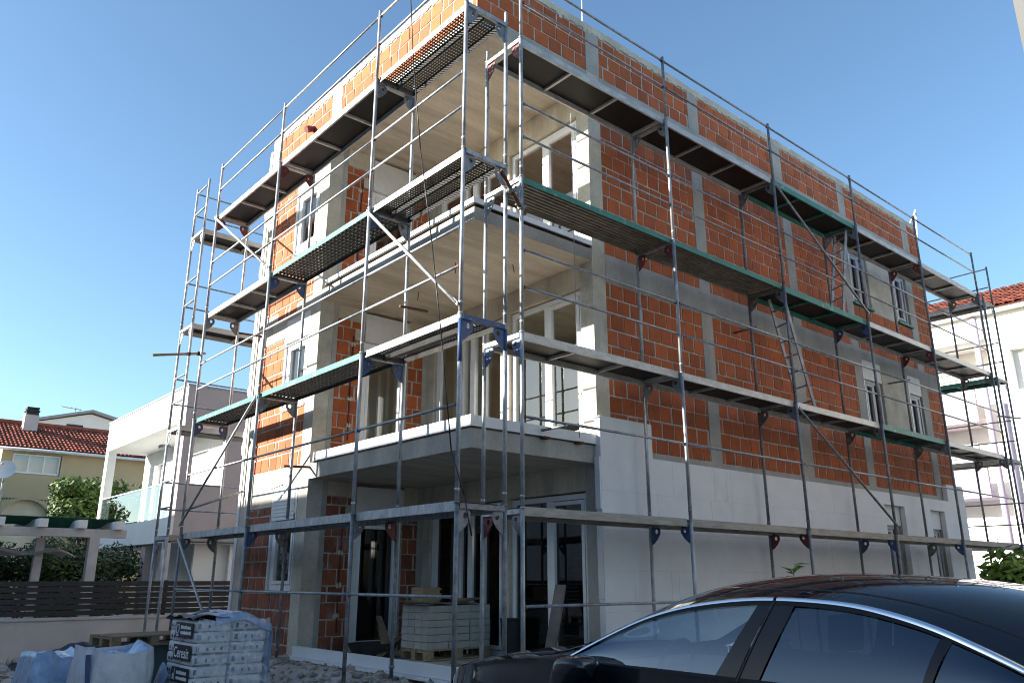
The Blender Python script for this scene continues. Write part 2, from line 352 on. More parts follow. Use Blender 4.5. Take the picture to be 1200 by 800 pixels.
# --- right facade (plane y = Y0, facing -y)
def rwall(x0, x1, z0, z1, ph=0):
    if x1-x0 < .03: return
    b = MB(); blocks(b, (x0, Y0, z0), MX, x1-x0, z1-z0, -MY, ph); b.build('brick_wall', [M['brick'], M['mortar']], bld)
def rconc(x0, x1, z0, z1, name='concrete_column', proud=.004, mat='concrete', deep=.25):
    b = MB(); b.box(x0, x1, Y0-proud, Y0+deep, z0, z1); return b.build(name, M[mat], bld)
WN = ((16.24, 17.08), (18.36, 19.04))
for lv, (zb, zt) in enumerate(((3.28, 5.77), (6.20, 8.80))):
    rconc(XA, XA+.28, 3.02 if lv == 0 else 6.021, 6.02 if lv == 0 else 9.28, proud=.006, mat='lintel')
    rwall(XA+.285, 10.70, zb, zt); rconc(10.70, 11.0, zb, zt)
    rwall(11.0, 13.5 if lv == 0 else 13.65, zb, zt, 1); rconc(13.5 if lv == 0 else 13.65, 13.85 if lv == 0 else 13.95, zb, zt)
    rwall(13.85 if lv == 0 else 13.95, 15.92, zb, zt); rconc(15.92, 16.22, zb, zt)
    sill = FL[1+lv]+.88
    rwall(16.22, 19.06, zb, sill, 1); rconc(17.10, 18.34, sill, zt, 'concrete_panel', .003, 'lintel')
    for w0, w1 in WN: rconc(w0, w1, sill+1.62, zt, 'lintel_infill', .002)
    rconc(19.06, 19.40, zb, zt); rwall(19.40, XE, zb, zt)
    rconc(XA+.284, XE, zt, zt+.43, 'ring_beam', .008)
    if lv == 1: rconc(XA+.284, XE, zt+.431, 9.28, 'ring_beam', .006)
rconc(XA+.284, XE, 2.75, 3.279, 'ring_beam', .009)
# ground floor wall behind the insulation
b = MB(); slab_holes(b, (XA+.26, Y0-.002, -.1), MX, MZ, -MY, XE-XA-.26, 2.85, .25, [(w0-XA-.26, w1-XA-.26, 1.42, 2.86) for w0, w1 in WN]); b.build('ground_wall', M['concrete'], bld)
M['jointgrey'] = pm('board_joint', (.56, .56, .56), .9, var=.1)
# insulation boards on the ground floor, stepped top as far as they have been glued
W_ = 20.27-8.02
b = MB(); slab_holes(b, (8.02, Y0-.112, -.05), MX, MZ, -MY, W_, 3.72, .10,
                     [(w0-8.02-.02, w1-8.02+.02, 1.40, 2.98) for w0, w1 in WN]+[(1.10, 11.35, 3.22, 3.73), (11.35, W_+.1, 3.60, 3.73)])
eps = b.build('insulation_layer', M['eps'], bld)
b = MB()       # joints between boards and adhesive marks: real shallow strips
for z in (.55, 1.08, 1.60, 2.12, 2.65):
    for xa, xb in ((8.03, 9.1), (9.12, 16.2), (17.12, 18.32), (19.08, 20.2)):
        if z > 1.4 or xb < 16.3: b.box(xa, xb, Y0-.1135, Y0-.111, z, z+.004)
for k in range(46):
    x = 8.1+rnd.random()*12; z = rnd.choice((.55, 1.08, 1.60, 2.12, 2.65))
    if not any(w0-.1 < x < w1+.1 for w0, w1 in WN): b.box(x, x+.004, Y0-.1135, Y0-.111, z+.004, min(3.15, z+.52))
b.build('board_joint', M['roomdark'] if False else M['jointgrey'], eps)
b = MB(); b.box(7.99, 8.018, Y0-.11, Y0-.02, 2.4, 3.1); b.box(8.0, 8.017, Y0-.105, Y0-.02, 1.25, 2.33); b.build('adhesive_edge', M['eps'], eps)

# --- left facade (plane x = X0, facing -x)
def lwall(y0, y1, z0, z1, ph=0, mt='brick'):
    b = MB(); blocks(b, (X0, y0, z0), MY, y1-y0, z1-z0, -MX, ph, pitch=.31); b.build('brick_wall', [M[mt], M['mortar']], bld)
def lconc(y0, y1, z0, z1, name='concrete_column', proud=.004, mat='lintel', deep=.25):
    b = MB(); b.box(X0-proud, X0+deep, y0, y1, z0, z1); return b.build(name, M[mat], bld)
for lv, (zb, zt, ze) in enumerate(((.28, 2.66, 3.279), (3.28, 5.64, 6.02), (6.03, 8.85, 9.03))):
    sill = FL[lv]+.92
    lconc(YB, YB+.32, (.1, 3.28, 6.021)[lv], ze, proud=.006)
    mt = 'brick' if lv else 'brick_dusty_shade'; lwall(12.13, 13.06, zb, sill-.03, lv, mt); lwall(13.06, 14.10, zb, zt, lv+1, mt); lconc(14.10, YE, zb, ze, proud=.003)
    if lv: rz = zt
    lconc(12.125, 14.10, zt+.001, ze, 'ring_beam', .008)
# side walls that the picture does not face, and the insulation edge on the end wall
b = MB(); b.box(XE-.25, XE-.02, Y0+.3, YE, .28, 9.03); slab_holes(b, (X0+.27, YE-.02, .28), MX, MZ, MY, XE-.26-X0-.27, 8.75, .25, [(3.2, 5.4, z+.5, z+2.3) for z in (.12, 3.12, 6.02)]); b.build('rear_wall', M['mortar'], bld)  # unseen rear openings, added so sun brightens the rooms inside
b = MB()
for z0, z1, d in ((.3, 2.35, .11), (2.36, 5.1, .09), (5.12, 6.9, .12), (6.91, 9.95, .10)): b.box(X0-.02, X0+2.2, YE+.002, YE+d, z0, z1)
eb = b.build('end_insulation', M['eps'], bld)
for z, dy in ((3.85, .16), (4.05, .14), (4.9, .13), (5.6, .15), (6.5, .12), (7.3, .15), (7.6, .13), (8.6, .14)):
    b = MB(); b.ball((X0+.02, YE+dy-.03, z), .11, 8, 0, (.5, .6, 1.6), .25, rnd); b.build('adhesive_lump', M['grey'], eb)

# --- roof parapet all round
PZ, PT = 9.285, 10.07
cols = ((XA, 8.38), (10.72, 11.02), (13.5, 13.8), (16.1, 16.4), (19.25, 19.6))
px = X0
for i, (a, c) in enumerate(cols+((XE, XE),)):
    b = MB(); blocks(b, (px, Y0, PZ), MX, a-px, PT-PZ, -MY, i); b.build('brick_parapet', [M['brick'], M['mortar']], bld)
    if a < XE: rconc(a, c, PZ, PT, 'parapet_post', .004)
    px = c
py = Y0+.02
for i, (a, c) in enumerate(((11.55, 11.9), (14.1, 14.4))):
    b = MB(); blocks(b, (X0, py, PZ), MY, a-py, PT-PZ, -MX, i+1, pitch=.30); b.build('brick_parapet', [M['brick'], M['mortar']], bld)
    lconc(a, c, PZ, PT, 'parapet_post', .003); py = c
b = MB()     # ragged cast capping: bottom edge bites down unevenly into the top course
def ragged(O, U, N, W):
    n = int(W/.06)
    for k in range(n):
        z = PT-abs(rnd.gauss(0, .028)); d = rnd.uniform(.003, .009)
        b.obox(O+U*(W*k/n)+N*-.2+MZ*z, U*(W/n), N*(.2+d), MZ*(PT+.004-z))
ragged(Vector((X0, Y0, 0)), MX, -MY, XE-X0); ragged(Vector((X0, Y0, 0)), MY, -MX, YE-Y0)
n = 48
for k in range(n):
    x = X0+.0+(XE-X0)*k/n; b.box(x, x+(XE-X0)/n, Y0-.006, Y0+.24, PT+.004, 10.18+rnd.uniform(-.008, .008))
n = 24
for k in range(n):
    y = Y0+.25+(YE-Y0-.25)*k/n; b.box(X0-.006, X0+.24, y, y+(YE-Y0-.25)/n, PT+.004, 10.18+rnd.uniform(-.008, .008))
b.build('parapet_cap', M['lintel'], bld)
b = MB(); b.box(XE-.24, XE-.01, Y0+.25, YE, PZ, 10.1); b.box(X0+.26, XE-.26, YE-.25, YE-.01, PZ, 10.1); b.build('rear_parapet', M['mortar'], bld)
b = MB(); b.tube((X0-.09, 12.6, 9.62), (X0+.02, 12.6, 9.66), .055, 12); b.tube((X0-.16, 12.6, 9.58), (X0-.085, 12.6, 9.625), .065, 12)
b.build('drain_stub', M['red'], bld)
b = MB()
for x, y, h in ((8.42, 7.98, 1.1), (20.0, 7.9, .35), (6.3, 13.2, .3), (12.4, 8.0, .25)): b.tube((x, y, 9.3), (x, y, 10.15+h), .012, 6)
b.build('steel_rod', M['box'], bld)
hb = MB(); hp = [Vector((20.1+1.0*math.sin(t*2.2)*.9, 7.85, 10.05+.95*math.sin(t*math.pi*.62)-(0 if t < .75 else (t-.75)*3.6))) for t in [k/14 for k in range(15)]]
hb.path(hp, .028, 8); hb.build('flexible_conduit', M['box'], bld)

# --- loggia back walls
M['frame_grey'] = pm('window_grey', (.30, .31, .33), .5, var=.1, scale=4, bump=.03)
def wunit(parent, kind, O, U, N, w, h, posts, frame=.075, deep=.07, glassmat='glass', sashes=(), fm='white'):
    """window / glazed door: outer frame with posts (part), pane and sashes as sub-parts; O lower corner, plane faces N"""
    O, U, N = Vector(O), Vector(U), Vector(N); b = MB()
    P = lambda u, z, d: O+U*u+MZ*z+N*d
    b.obox(P(0, 0, -deep), U*w, N*deep, MZ*frame); b.obox(P(0, h-frame, -deep), U*w, N*deep, MZ*frame)
    b.obox(P(0, frame, -deep), U*frame, N*deep, MZ*(h-2*frame)); b.obox(P(w-frame, frame, -deep), U*frame, N*deep, MZ*(h-2*frame))
    for u, pw in posts: b.obox(P(u, frame, -deep), U*pw, N*(deep+.006), MZ*(h-2*frame))
    for (a, c) in sashes:
        s_ = .055; z0, z1 = frame+.012, h-frame-.012
        b.obox(P(a, z0, -.05), U*(c-a), N*.062, MZ*s_); b.obox(P(a, z1-s_, -.05), U*(c-a), N*.062, MZ*s_)
        b.obox(P(a, z0+s_, -.05), U*s_, N*.062, MZ*(z1-z0-2*s_)); b.obox(P(c-s_, z0+s_, -.05), U*s_, N*.062, MZ*(z1-z0-2*s_))
    o = b.build(kind, M[fm], parent)
    g = MB(); g.face([P(frame*.5, frame*.5, -.035), P(w-frame*.5, frame*.5, -.035), P(w-frame*.5, h-frame*.5, -.035), P(frame*.5, h-frame*.5, -.035)])
    g.build('pane', M[glassmat], o)
    return o, P

for lv in range(3):
    z = FL[lv]; zc = (3.02, 6.02, 9.03)[lv]; hd = z+2.27
    # wall A at x = XA faces -x: two glazed units, piers, lintel
    b = MB(); b.box(XA-.004, XA+.22, Y0+.252 if lv == 0 else Y0+.252, YB+.22, hd, zc-.002)
    b.build('loggia_lintel', M['soffit'], bld)
    b = MB(); b.box(XA, XA+.22, 9.50, 9.64, z-.0, hd); b.build('loggia_pier', M['soffit'], bld)
    if lv == 0: rconc(XA, XA+.25, .27, 3.02, 'concrete_column', -.003, 'concrete')
    b = MB(); b.box(XA, XA+.22, 11.60, YB+.02, z, hd); b.build('loggia_pier', M['lintel'], bld)
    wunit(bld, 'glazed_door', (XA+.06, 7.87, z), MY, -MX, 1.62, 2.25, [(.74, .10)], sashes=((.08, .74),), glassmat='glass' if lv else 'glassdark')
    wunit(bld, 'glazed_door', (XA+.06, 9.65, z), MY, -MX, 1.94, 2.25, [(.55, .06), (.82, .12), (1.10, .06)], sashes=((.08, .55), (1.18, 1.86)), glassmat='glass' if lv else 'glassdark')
    # wall B at y = YB faces -y: column side, brick pier, door, brick pier
    def bw(x0, x1, z0, z1, ph=0):
        m_ = MB(); blocks(m_, (x0, YB, z0), MX, x1-x0, z1-z0, -MY, ph); m_.build('brick_wall', [M['brick' if lv else 'brick_dusty_shade'], M['mortar']], bld)
    b = MB(); b.box(X0+.25, X0+.34, YB-.005, YB+.24, z-.1, zc); b.build('column_side', M['concrete'], bld)
    bw(X0+.345, 6.74, z, hd+.12, lv); bw(7.66, 7.96, z, hd, lv+1)
    b = MB(); b.box(7.96, XA+.0, YB-.005, YB+.2, z, zc-.003); b.build('column_side', M['concrete'], bld)
    b = MB(); b.box(X0+.345, 6.74, YB-.004, YB+.22, hd+.12, zc-.003); b.build('loggia_lintel', M['soffit'], bld); b = MB(); b.box(7.66, 7.955, YB-.004, YB+.22, hd, zc-.003); b.build('loggia_lintel', M['soffit'], bld)
    b = MB(); b.box(6.745, 7.655, YB-.012, YB+.2, z+2.06, zc-.06); b.build('shutter_box', M['box'], bld)
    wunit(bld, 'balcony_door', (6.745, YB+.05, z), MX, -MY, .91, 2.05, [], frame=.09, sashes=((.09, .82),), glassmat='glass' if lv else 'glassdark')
    # conduit chased into the brick, and dabs of plaster holding it
    b = MB(); b.path([(6.52, YB-.012, z+2.1), (6.50, YB-.012, z+1.2), (6.51, YB-.012, z+.3)], .012, 6); cd = b.build('conduit', M['red'], bld)
    for zz in (.55, 1.0, 1.5, 1.95): b = MB(); b.ball((6.50+rnd.uniform(-.02, .02), YB-.008, z+zz), .055, 8, 0, (1, .35, .8), .3, rnd); b.build('plaster_dab', M['lintel'], cd)
    b = MB(); b.box(6.55, 6.70, YB-.006, YB+.0, z+2.05, z+2.25); b.build('plaster_dab', M['lintel'], cd)
    # rooms behind: plastered walls, seen through the glass
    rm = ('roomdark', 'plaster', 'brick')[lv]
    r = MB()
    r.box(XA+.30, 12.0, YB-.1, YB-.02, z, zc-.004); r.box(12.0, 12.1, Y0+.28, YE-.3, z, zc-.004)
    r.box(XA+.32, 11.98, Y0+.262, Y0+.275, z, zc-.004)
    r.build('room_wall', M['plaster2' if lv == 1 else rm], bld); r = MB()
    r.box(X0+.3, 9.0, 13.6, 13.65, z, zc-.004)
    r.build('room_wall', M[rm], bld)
    f = MB(); f.box(XA+.25, 12, Y0+.3, YB-.1, z-.1, z-.01); f.box(X0+.3, 12, YB+.25, 14.0, z-.12, z-.01); f.build('room_floor', M['concrete'], bld)
    # right-facade rooms: partition so the small windows look into a room, not through the block
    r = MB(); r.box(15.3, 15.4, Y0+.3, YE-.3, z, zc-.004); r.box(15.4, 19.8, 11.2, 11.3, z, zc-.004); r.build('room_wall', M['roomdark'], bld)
    for w0, w1 in WN:
        h = 1.56; zs = z+.94; O = (w0+.03, Y0+.03, zs)
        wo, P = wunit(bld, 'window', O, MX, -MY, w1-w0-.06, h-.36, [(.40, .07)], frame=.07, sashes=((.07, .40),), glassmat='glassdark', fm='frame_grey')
        b = MB(); b.box(w0+.02, w1-.02, Y0-.01, Y0+.2, zs+h-.36, zs+h+.05); b.build('shutter_box', M['box'], wo)
        b = MB(); b.box(w0-.03, w1+.03, Y0-.06, Y0+.1, zs-.05, zs-.002); b.build('sill', M['green'] if lv else M['grey'], wo)
        b = MB(); b.box(w0-.0, w0+.028, Y0-.012, Y0+.12, zs, zs+h); b.build('jamb_board', M['white'], wo)
    # left-facade window beside the loggia column
    h = 1.55; zs = z+.92
    wo, P = wunit(bld, 'window', (X0+.03, 12.16, zs), MY, -MX, .86, h-.36, [], frame=.085, sashes=((.10, .76),), glassmat='glass')
    b = MB(); b.box(X0-.012, X0+.2, 12.15, 13.04, zs+h-.36, zs+h+.06); b.build('shutter_box', M['box'], wo)
    if lv == 0:
        b = MB()
        for k in range(7): b.box(X0-.022, X0-.013, 12.2, 12.98, zs+h-.36-.09+k*.062, zs+h-.36-.09+k*.062+.052)
        b.build('shutter_slats', M['box'], wo)
    b = MB(); b.box(X0-.02, X0+.12, 12.155, 13.03, zs-.055, zs-.003); b.build('sill', M['white'] if lv else M['green'], wo)
    b = MB(); b.box(X0-.012, X0+.14, 13.032, 13.058, zs, zs+h); b.build('jamb_board', M['white'], wo); b = MB(); b.box(X0-.012, X0+.14, 12.132, 12.152, zs, zs+h); b.build('jamb_board', M['white'], wo)
# ground-floor flight of timber steps glimpsed inside, dark panels painted as unlit doorways upstairs
b = MB()
for k in range(9): b.box(9.2+k*.24, 9.44+k*.24, 10.1, 11.1, .4+k*.18, .44+k*.18); b.box(9.2+k*.24, 9.23+k*.24, 10.1, 11.1, .26+k*.18, .4+k*.18)
b.box(9.15, 9.19, 11.15, 11.65, .4, 2.5); b.build('timber_stair', M['woodpale'], bld)
b = MB(); b.box(11.95, 11.995, 9.2, 10.1, 3.4, 5.4); b.box(11.95, 11.995, 9.2, 10.1, 6.4, 8.4); b.build('doorway_dark_panel', M['dark'], bld)
# hooks, nails and wires left in the concrete
b = MB()
for p, q in (((6.6, 9.0, 6.02), (6.62, 9.02, 5.86)), ((7.3, 8.5, 6.02), (7.33, 8.5, 5.9)), ((6.9, 10.4, 6.02), (6.9, 10.43, 5.88)), ((7.2, 9.0, 9.02), (7.22, 9.0, 8.9)), ((X0-.01, 12.7, 3.0), (X0-.12, 12.9, 2.93))):
    b.tube(p, q, .007, 5)
for x in (7.0, 7.62): b.box(x, x+.1, Y0-.09, Y0-.004, 3.24, 3.27)
b.build('wire_tie', M['rust'], bld)
# ================================================================== SCAFFOLDS
LZ = [2.25, 4.25, 6.25, 8.25]
GUS = {}
def gusset(fr, p, dx, dy, z, mat, big=1.):
    """plate welded under the transom at a pole, with a hole (ring of faces, 6 mm thick)"""
    b = MB(); d = Vector((dx, dy, 0)).normalized(); p = Vector(p); nrm = d.cross(MZ)
    prof = [(0, -.075), (.115, -.075), (.15, -.10), (.15, -.16), (.10, -.235), (.04, -.29), (0, -.31)]
    hole = [(.085+.026*math.cos(t), -.135+.032*math.sin(t)) for t in [math.pi/2-2*math.pi*k/7 for k in range(7)]]
    P = lambda q, e: p+d*(q[0]*big+.022)+MZ*(q[1]*big)+nrm*e
    for k in range(7):
        l = (k+1) % 7
        for e, fl in ((.004, 0), (-.004, 1)):
            f = [P(prof[k], e), P(prof[l], e), P(hole[l], e), P(hole[k], e)]; b.face(f[::-1] if fl else f)
        b.face([P(prof[k], -.004), P(prof[l], -.004), P(prof[l], .004), P(prof[k], .004)])
    b.build('gusset_plate', M[mat], fr)

def frame(par, po, pi, zt, zb, mats, painted=False, pole='galv'):
    """one scaffold frame: two poles, transom with rail, spigots; po outer foot, pi inner foot (x, y)"""
    b = MB(); o, i = Vector((*po, 0)), Vector((*pi, 0)); d = (i-o).normalized()
    b.tube(o+MZ*zb, o+MZ*zt, .0242, 12); b.tube(i+MZ*zb, i+MZ*zt, .0242, 12)
    b.bar(o+MZ*(zt-.045)+d*.02, i+MZ*(zt-.045)-d*.02, .05, .055)
    for p in (o, i):
        b.tube(p+MZ*(zt-.02), p+MZ*(zt+.0), .030, 12); b.tube(p+MZ*zt, p+MZ*(zt+.16), .019, 8)
        b.tube(p+MZ*(zb+.10), p+MZ*(zb+.13), .027, 10)
    fr = b.build('frame', M[pole], par)
    if painted:
        c = MB(); c.bar(o+MZ*(zt-.045)+d*.024, i+MZ*(zt-.045)-d*.024, .054, .059); c.tube(o+MZ*(zt-.55), o+MZ*(zt-.07), .0252, 12); c.tube(i+MZ*(zt-.32), i+MZ*(zt-.07), .0252, 12)
        c.build('painted_transom', M['blue'], fr)
    gusset(fr, o+MZ*zt, d.x, d.y, 0, mats[0]); gusset(fr, i+MZ*zt, -d.x, -d.y, 0, mats[1])
    return fr

def rail(par, p, q, r=.0168, mat='rail', hooks=True):
    b = MB(); p, q = Vector(p), Vector(q); d = (q-p).normalized(); b.tube(p+d*.03, q-d*.03, r, 9)
    o = b.build('guard_rail', M[mat], par)
    if hooks:
        for e, s in ((p, 1), (q, -1)):
            h = MB()
            h.obox(e+d*s*.004-MZ*.055+Vector((-.012, -.012, 0)), Vector((.026, 0, 0)), Vector((0, .026, 0)), MZ*.085)
            h.tube(e+d*s*.022+MZ*-.012, e+d*s*.045+MZ*.0, .024, 8)
            h.build('wedge_coupler', M[rnd.choice(('blue', 'galvdark', 'galvdark', 'red'))], o)
    return o

def deck(par, a0, a1, c0, c1, z, axis, kind, edge, bars=2):
    """one bay of decking. a = along, c = across (c0 outer edge); axis 'x' or 'y'"""
    P = (lambda a, c, h: Vector((a, c, z+h))) if axis == 'x' else (lambda a, c, h: Vector((c, a, z+h)))
    s = 1 if c1 > c0 else -1; w = abs(c1-c0)
    def bx(b, a_, b_, c_, d_, h0, h1, m=0): b.obox(P(a_, c_, h0), P(b_, c_, h0)-P(a_, c_, h0), P(a_, d_, h0)-P(a_, c_, h0), MZ*(h1-h0), m)
    b = MB()
    if kind == 'ply':
        for e0, e1 in ((c0, c0+s*.028), (c1-s*.028, c1)): bx(b, a0, a1, e0, e1, -.10, .0, 1)
        bx(b, a0+.004, a1-.004, c0+s*.03, c1-s*.03, -.022, -.008, 0)
        n = bars+1
        for k in range(0, n+1):
            a = a0+.03+(a1-a0-.06)*k/n; bx(b, a-.02, a+.02, c0+s*.029, c1-s*.029, -.062, -.024, 1)
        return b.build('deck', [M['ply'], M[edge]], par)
    if kind == 'perf':       # two galvanised planks with square perforations
        for h in range(2):
            e0 = c0+s*(.0+h*(w/2+.006)); e1 = e0+s*(w/2-.012); mm = 1 if h == 0 else 0
            bx(b, a0, a1, e0, e0+s*.006, -.085, 0, 1 if h == 0 else 0); bx(b, a0, a1, e1-s*.006, e1, -.075, 0, 0)
            na = int((a1-a0)/.055); nc = 6; da = (a1-a0)/na; dc = (e1-e0-s*.05)/nc
            bx(b, a0, a1, e0+s*.006, e0+s*.026, -.004, 0); bx(b, a0, a1, e1-s*.026, e1-s*.006, -.004, 0)
            for i in range(na):
                for j in range(nc):
                    u0, v0 = a0+da*i, e0+s*.025+dc*j; u1, v1 = u0+da, v0+dc
                    hu, hv = da*.24, dc*.25
                    O = [P(u0, v0, 0), P(u1, v0, 0), P(u1, v1, 0), P(u0, v1, 0)]
                    mu, mv = (u0+u1)/2, (v0+v1)/2
                    I = [P(mu-hu, mv-hv, -.004), P(mu+hu, mv-hv, -.004), P(mu+hu, mv+hv, -.004), P(mu-hu, mv+hv, -.004)]
                    for k in range(4):
                        l = (k+1) % 4; b.face([O[k], O[l], I[l], I[k]], 0)
            for a in (a0, a1-.03): bx(b, a, a+.03, e0, e1, -.07, -.006, 0)
        return b.build('deck', [M['plank'], M[edge]], par)
    if kind == 'rib':        # ribbed steel plank with rows of drain holes
        n = 9; e0, e1 = c0+s*.012, c1-s*.006
        bx(b, a0, a1, c0, c0+s*.010, -.075, .002, 1); bx(b, a0, a1, e1, c1, -.06, 0, 0)
        na = int((a1-a0)/.11)
        dc = (e1-e0)/(n*2)
        for k in range(n):
            v = e0+dc*2*k
            pr = [(v, 0), (v+dc*.9, 0), (v+dc*1.05, -.020), (v+dc*1.9, -.020), (v+dc*2, 0)]
            for q, (g, t) in enumerate(zip(pr, pr[1:])):
                if q == 0 and axis == 'y':
                    for i in range(na):
                        u0 = a0+(a1-a0)*i/na; u1 = a0+(a1-a0)*(i+1)/na; um = u0+(u1-u0)*.80
                        b.face([P(u0, g[0], g[1]), P(um, g[0], g[1]), P(um, t[0], t[1]), P(u0, t[0], t[1])], 0)
                        vm = (g[0]*.6+t[0]*.4); b.face([P(um, g[0], 0), P(u1, g[0], 0), P(u1, vm, 0), P(um, vm, 0)], 0)
                else: b.face([P(a0, g[0], g[1]), P(a1, g[0], g[1]), P(a1, t[0], t[1]), P(a0, t[0], t[1])], 0)
        for a in (a0, a1-.035): bx(b, a, a+.035, c0+s*.01, c1, -.07, -.024, 0)
        return b.build('deck', [M['plank' if axis == 'y' else 'ribbed'], M[edge]], par)

def jack(par, x, y, z=0.02):
    b = MB(); b.box(x-.07, x+.07, y-.07, y+.07, z, z+.008); b.tube((x, y, z+.008), (x, y, z+.3), .016, 8); b.tube((x, y, z+.19), (x, y, z+.225), .034, 8)
    b.build('base_jack', M['galvdark'], par)
def pole_top(par, x, y, z0, z1, mat='galv'):
    b = MB(); b.tube((x, y, z0+.02), (x, y, z1), .0225, 10); b.tube((x, y, z1-.004), (x, y, z1+.004), .025, 10); b.build('guard_post', M[mat], par)
def brace(par, p, q, mat='galv'):
    b = MB(); p, q = Vector(p), Vector(q); d = (q-p).normalized(); b.tube(p, q, .021, 9)
    for e, s in ((p, 1), (q, -1)): b.obox(e-d*s*.03-MZ*.02-Vector((.006, .006, 0)), d*s*.10, MZ*.045, d.cross(MZ).normalized()*.012)
    b.build('diagonal_brace', M[mat], par)

# ---------- left wing, along the sunlit facade
LX, LI = 4.9, 5.53; LY = [6.57, 8.64, 11.73, 14.50]
sl = thing('scaffold', (LX, 10.5, 0), 'galvanised tube scaffold with perforated and green-edged decks along the sunlit brick side', 'scaffold', 'scaffold sections round the building')
gl = {(0, 1): ('blue', 'blue'), (1, 1): ('blue', 'blue'), (2, 2): ('blue', 'blue'), (2, 0): ('blue', 'galvdark'), (3, 1): ('blue', 'blue'), (2, 3): ('red', 'red'), (3, 3): ('red', 'red'), (1, 2): ('blue', 'galvdark'), (1, 0): ('galvdark', 'red')}
for j, y in enumerate(LY):
    for k, z in enumerate(LZ):
        m = gl.get((j, k), ('galvdark', 'galvdark'))
        frame(sl, (LX, y), (LI, y), z, z-2.0 if k else .25, m, (j, k) == (0, 1), 'galv' if k > 0 else 'galvdark')
    jack(sl, LX, y); jack(sl, LI, y, .30)
    pole_top(sl, LX, y, 8.25, 9.36)
kinds = {(0, 0): ('ply', 'galv'), (1, 0): ('ply', 'galv'), (2, 0): ('ply', 'galv'),
         (0, 1): ('perf', 'alu'), (1, 1): ('rib', 'green'), (2, 1): ('rib', 'green'),
         (0, 2): ('perf', 'alu'), (1, 2): ('rib', 'green'), (2, 2): ('ply', 'alu'),
         (0, 3): ('perf', 'alu'), (1, 3): ('ply', 'alu'), (2, 3): ('ply', 'alu')}
for (j, k), (kd, ed) in kinds.items():
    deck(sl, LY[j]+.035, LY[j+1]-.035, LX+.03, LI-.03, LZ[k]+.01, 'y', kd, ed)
for j in range(3):
    for k in range(4):
        for dz in ((1.0,) if k == 0 else (1.02, .55)):
            rail(sl, (LX, LY[j], LZ[k]+dz), (LX, LY[j+1], LZ[k]+dz), mat='galv' if k > 0 else 'rail')
    rail(sl, (LX, LY[j], 1.33), (LX, LY[j+1], 1.33))
brace(sl, (LX-.04, LY[0]+.03, 4.36), (LX-.04, LY[1]-.02, 6.17), 'alu')
brace(sl, (LX-.04, LY[3]-.02, 2.40), (LX-.04, LY[2]+.03, 4.18))
brace(sl, (LX-.04, LY[3]-.02, 2.15), (LX-.04, LY[2]+.45, .35))
brace(sl, (LX-.04, LY[3]-.02, 8.18), (LX-.04, LY[2]+.03, 6.34), 'alu')
b = MB(); b.tube((LX+.02, LY[3]+.02, 2.64), (X0-.02, 14.3, 3.02), .02, 8); b.build('wall_tie', M['rail'], sl)
for y, z in ((11.9, 3.18), (8.75, 4.98), (14.3, 5.9)): b = MB(); b.tube((LI-.1, y-.12, z), (X0, y-.12, z+.02), .02, 8); b.build('wall_tie', M['rust'], sl)
# rusty tube clamped across the corner poles, loose tube clamped at the far end
b = MB(); b.tube((5.25, 6.33, 5.98), (5.95, 6.71, 5.78), .024, 10); o = b.build('coupled_tube', M['rust'], sl)
b = MB()
for p in ((5.53, 6.50, 5.89), (5.84, 6.64, 5.815)): b.ball(p, .05, 8, 0, (1, 1, .8), .15, rnd); b.tube(Vector(p)+Vector((-.08, .02, .02)), Vector(p)+Vector((.08, -.02, .02)), .012, 6)
b.build('tube_coupler', M['galvdark'], o)
b = MB(); b.tube((3.95, 14.15, 5.2), (5.0, 14.62, 5.52), .024, 10); o = b.build('coupled_tube', M['wood'], sl)
b = MB()
for p in ((4.86, 14.56, 5.48), (4.66, 14.48, 5.42)): b.ball(p, .05, 8, 0, (1, 1, .8), .15, rnd)
b.build('tube_coupler', M['black'], o)

# ---------- right wing, along the shaded facade
RY, RI = 6.65, 7.34; RX = [5.85, 8.80, 11.75, 14.70, 17.60, 20.85]
sr = thing('scaffold', (13, RY, 0), 'long tube scaffold with ladders in front of the shaded brick side and white insulation', 'scaffold', 'scaffold sections round the building')
gr = {(0, 3): ('red', 'red'), (1, 2): ('red', 'red'), (1, 0): ('blue', 'blue'), (2, 0): ('red', 'red'), (3, 2): ('blue', 'blue'), (4, 0): ('blue', 'galvdark'), (5, 0): ('galvdark', 'galvdark'), (3, 0): ('blue', 'blue'),
      (4, 3): ('red', 'red'), (0, 1): ('blue', 'blue'), (4, 2): ('red', 'red'), (0, 0): ('galvdark', 'red'), (3, 3): ('galvdark', 'galv')}
for j, x in enumerate(RX):
    for k, z in enumerate(LZ):
        m = gr.get((j, k), ('galvdark', 'galvdark'))
        frame(sr, (x, RY), (x, RI), z, z-2.0 if k else .25, m, False, 'galv' if j < 2 else 'galvdark')
    jack(sr, x, RY); jack(sr, x, RI, .05)
    if j: pole_top(sr, x, RY, 8.25, 9.33, 'galvdark')
    else: pole_top(sr, x, RY, 8.25, 9.9)
rk = [[('ply', 'board')]*5,
      [('ply', 'alu'), ('ply', 'alu'), ('ply', 'alu'), ('ply', 'green'), ('ply', 'alu')],
      [('rib', 'green'), ('rib', 'green'), ('ply', 'green'), ('ply', 'alu'), ('ply', 'alu')],
      [('ply', 'alu'), ('ply', 'alu'), ('ply', 'green'), ('ply', 'alu'), ('ply', 'alu')]]
for k in range(4):
    for j in range(5):
        kd, ed = rk[k][j]
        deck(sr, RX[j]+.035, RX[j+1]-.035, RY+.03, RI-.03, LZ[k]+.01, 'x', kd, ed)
        for dz in ((1.0,) if k == 0 else (1.02, .55)):
            rail(sr, (RX[j], RY, LZ[k]+dz), (RX[j+1], RY, LZ[k]+dz))
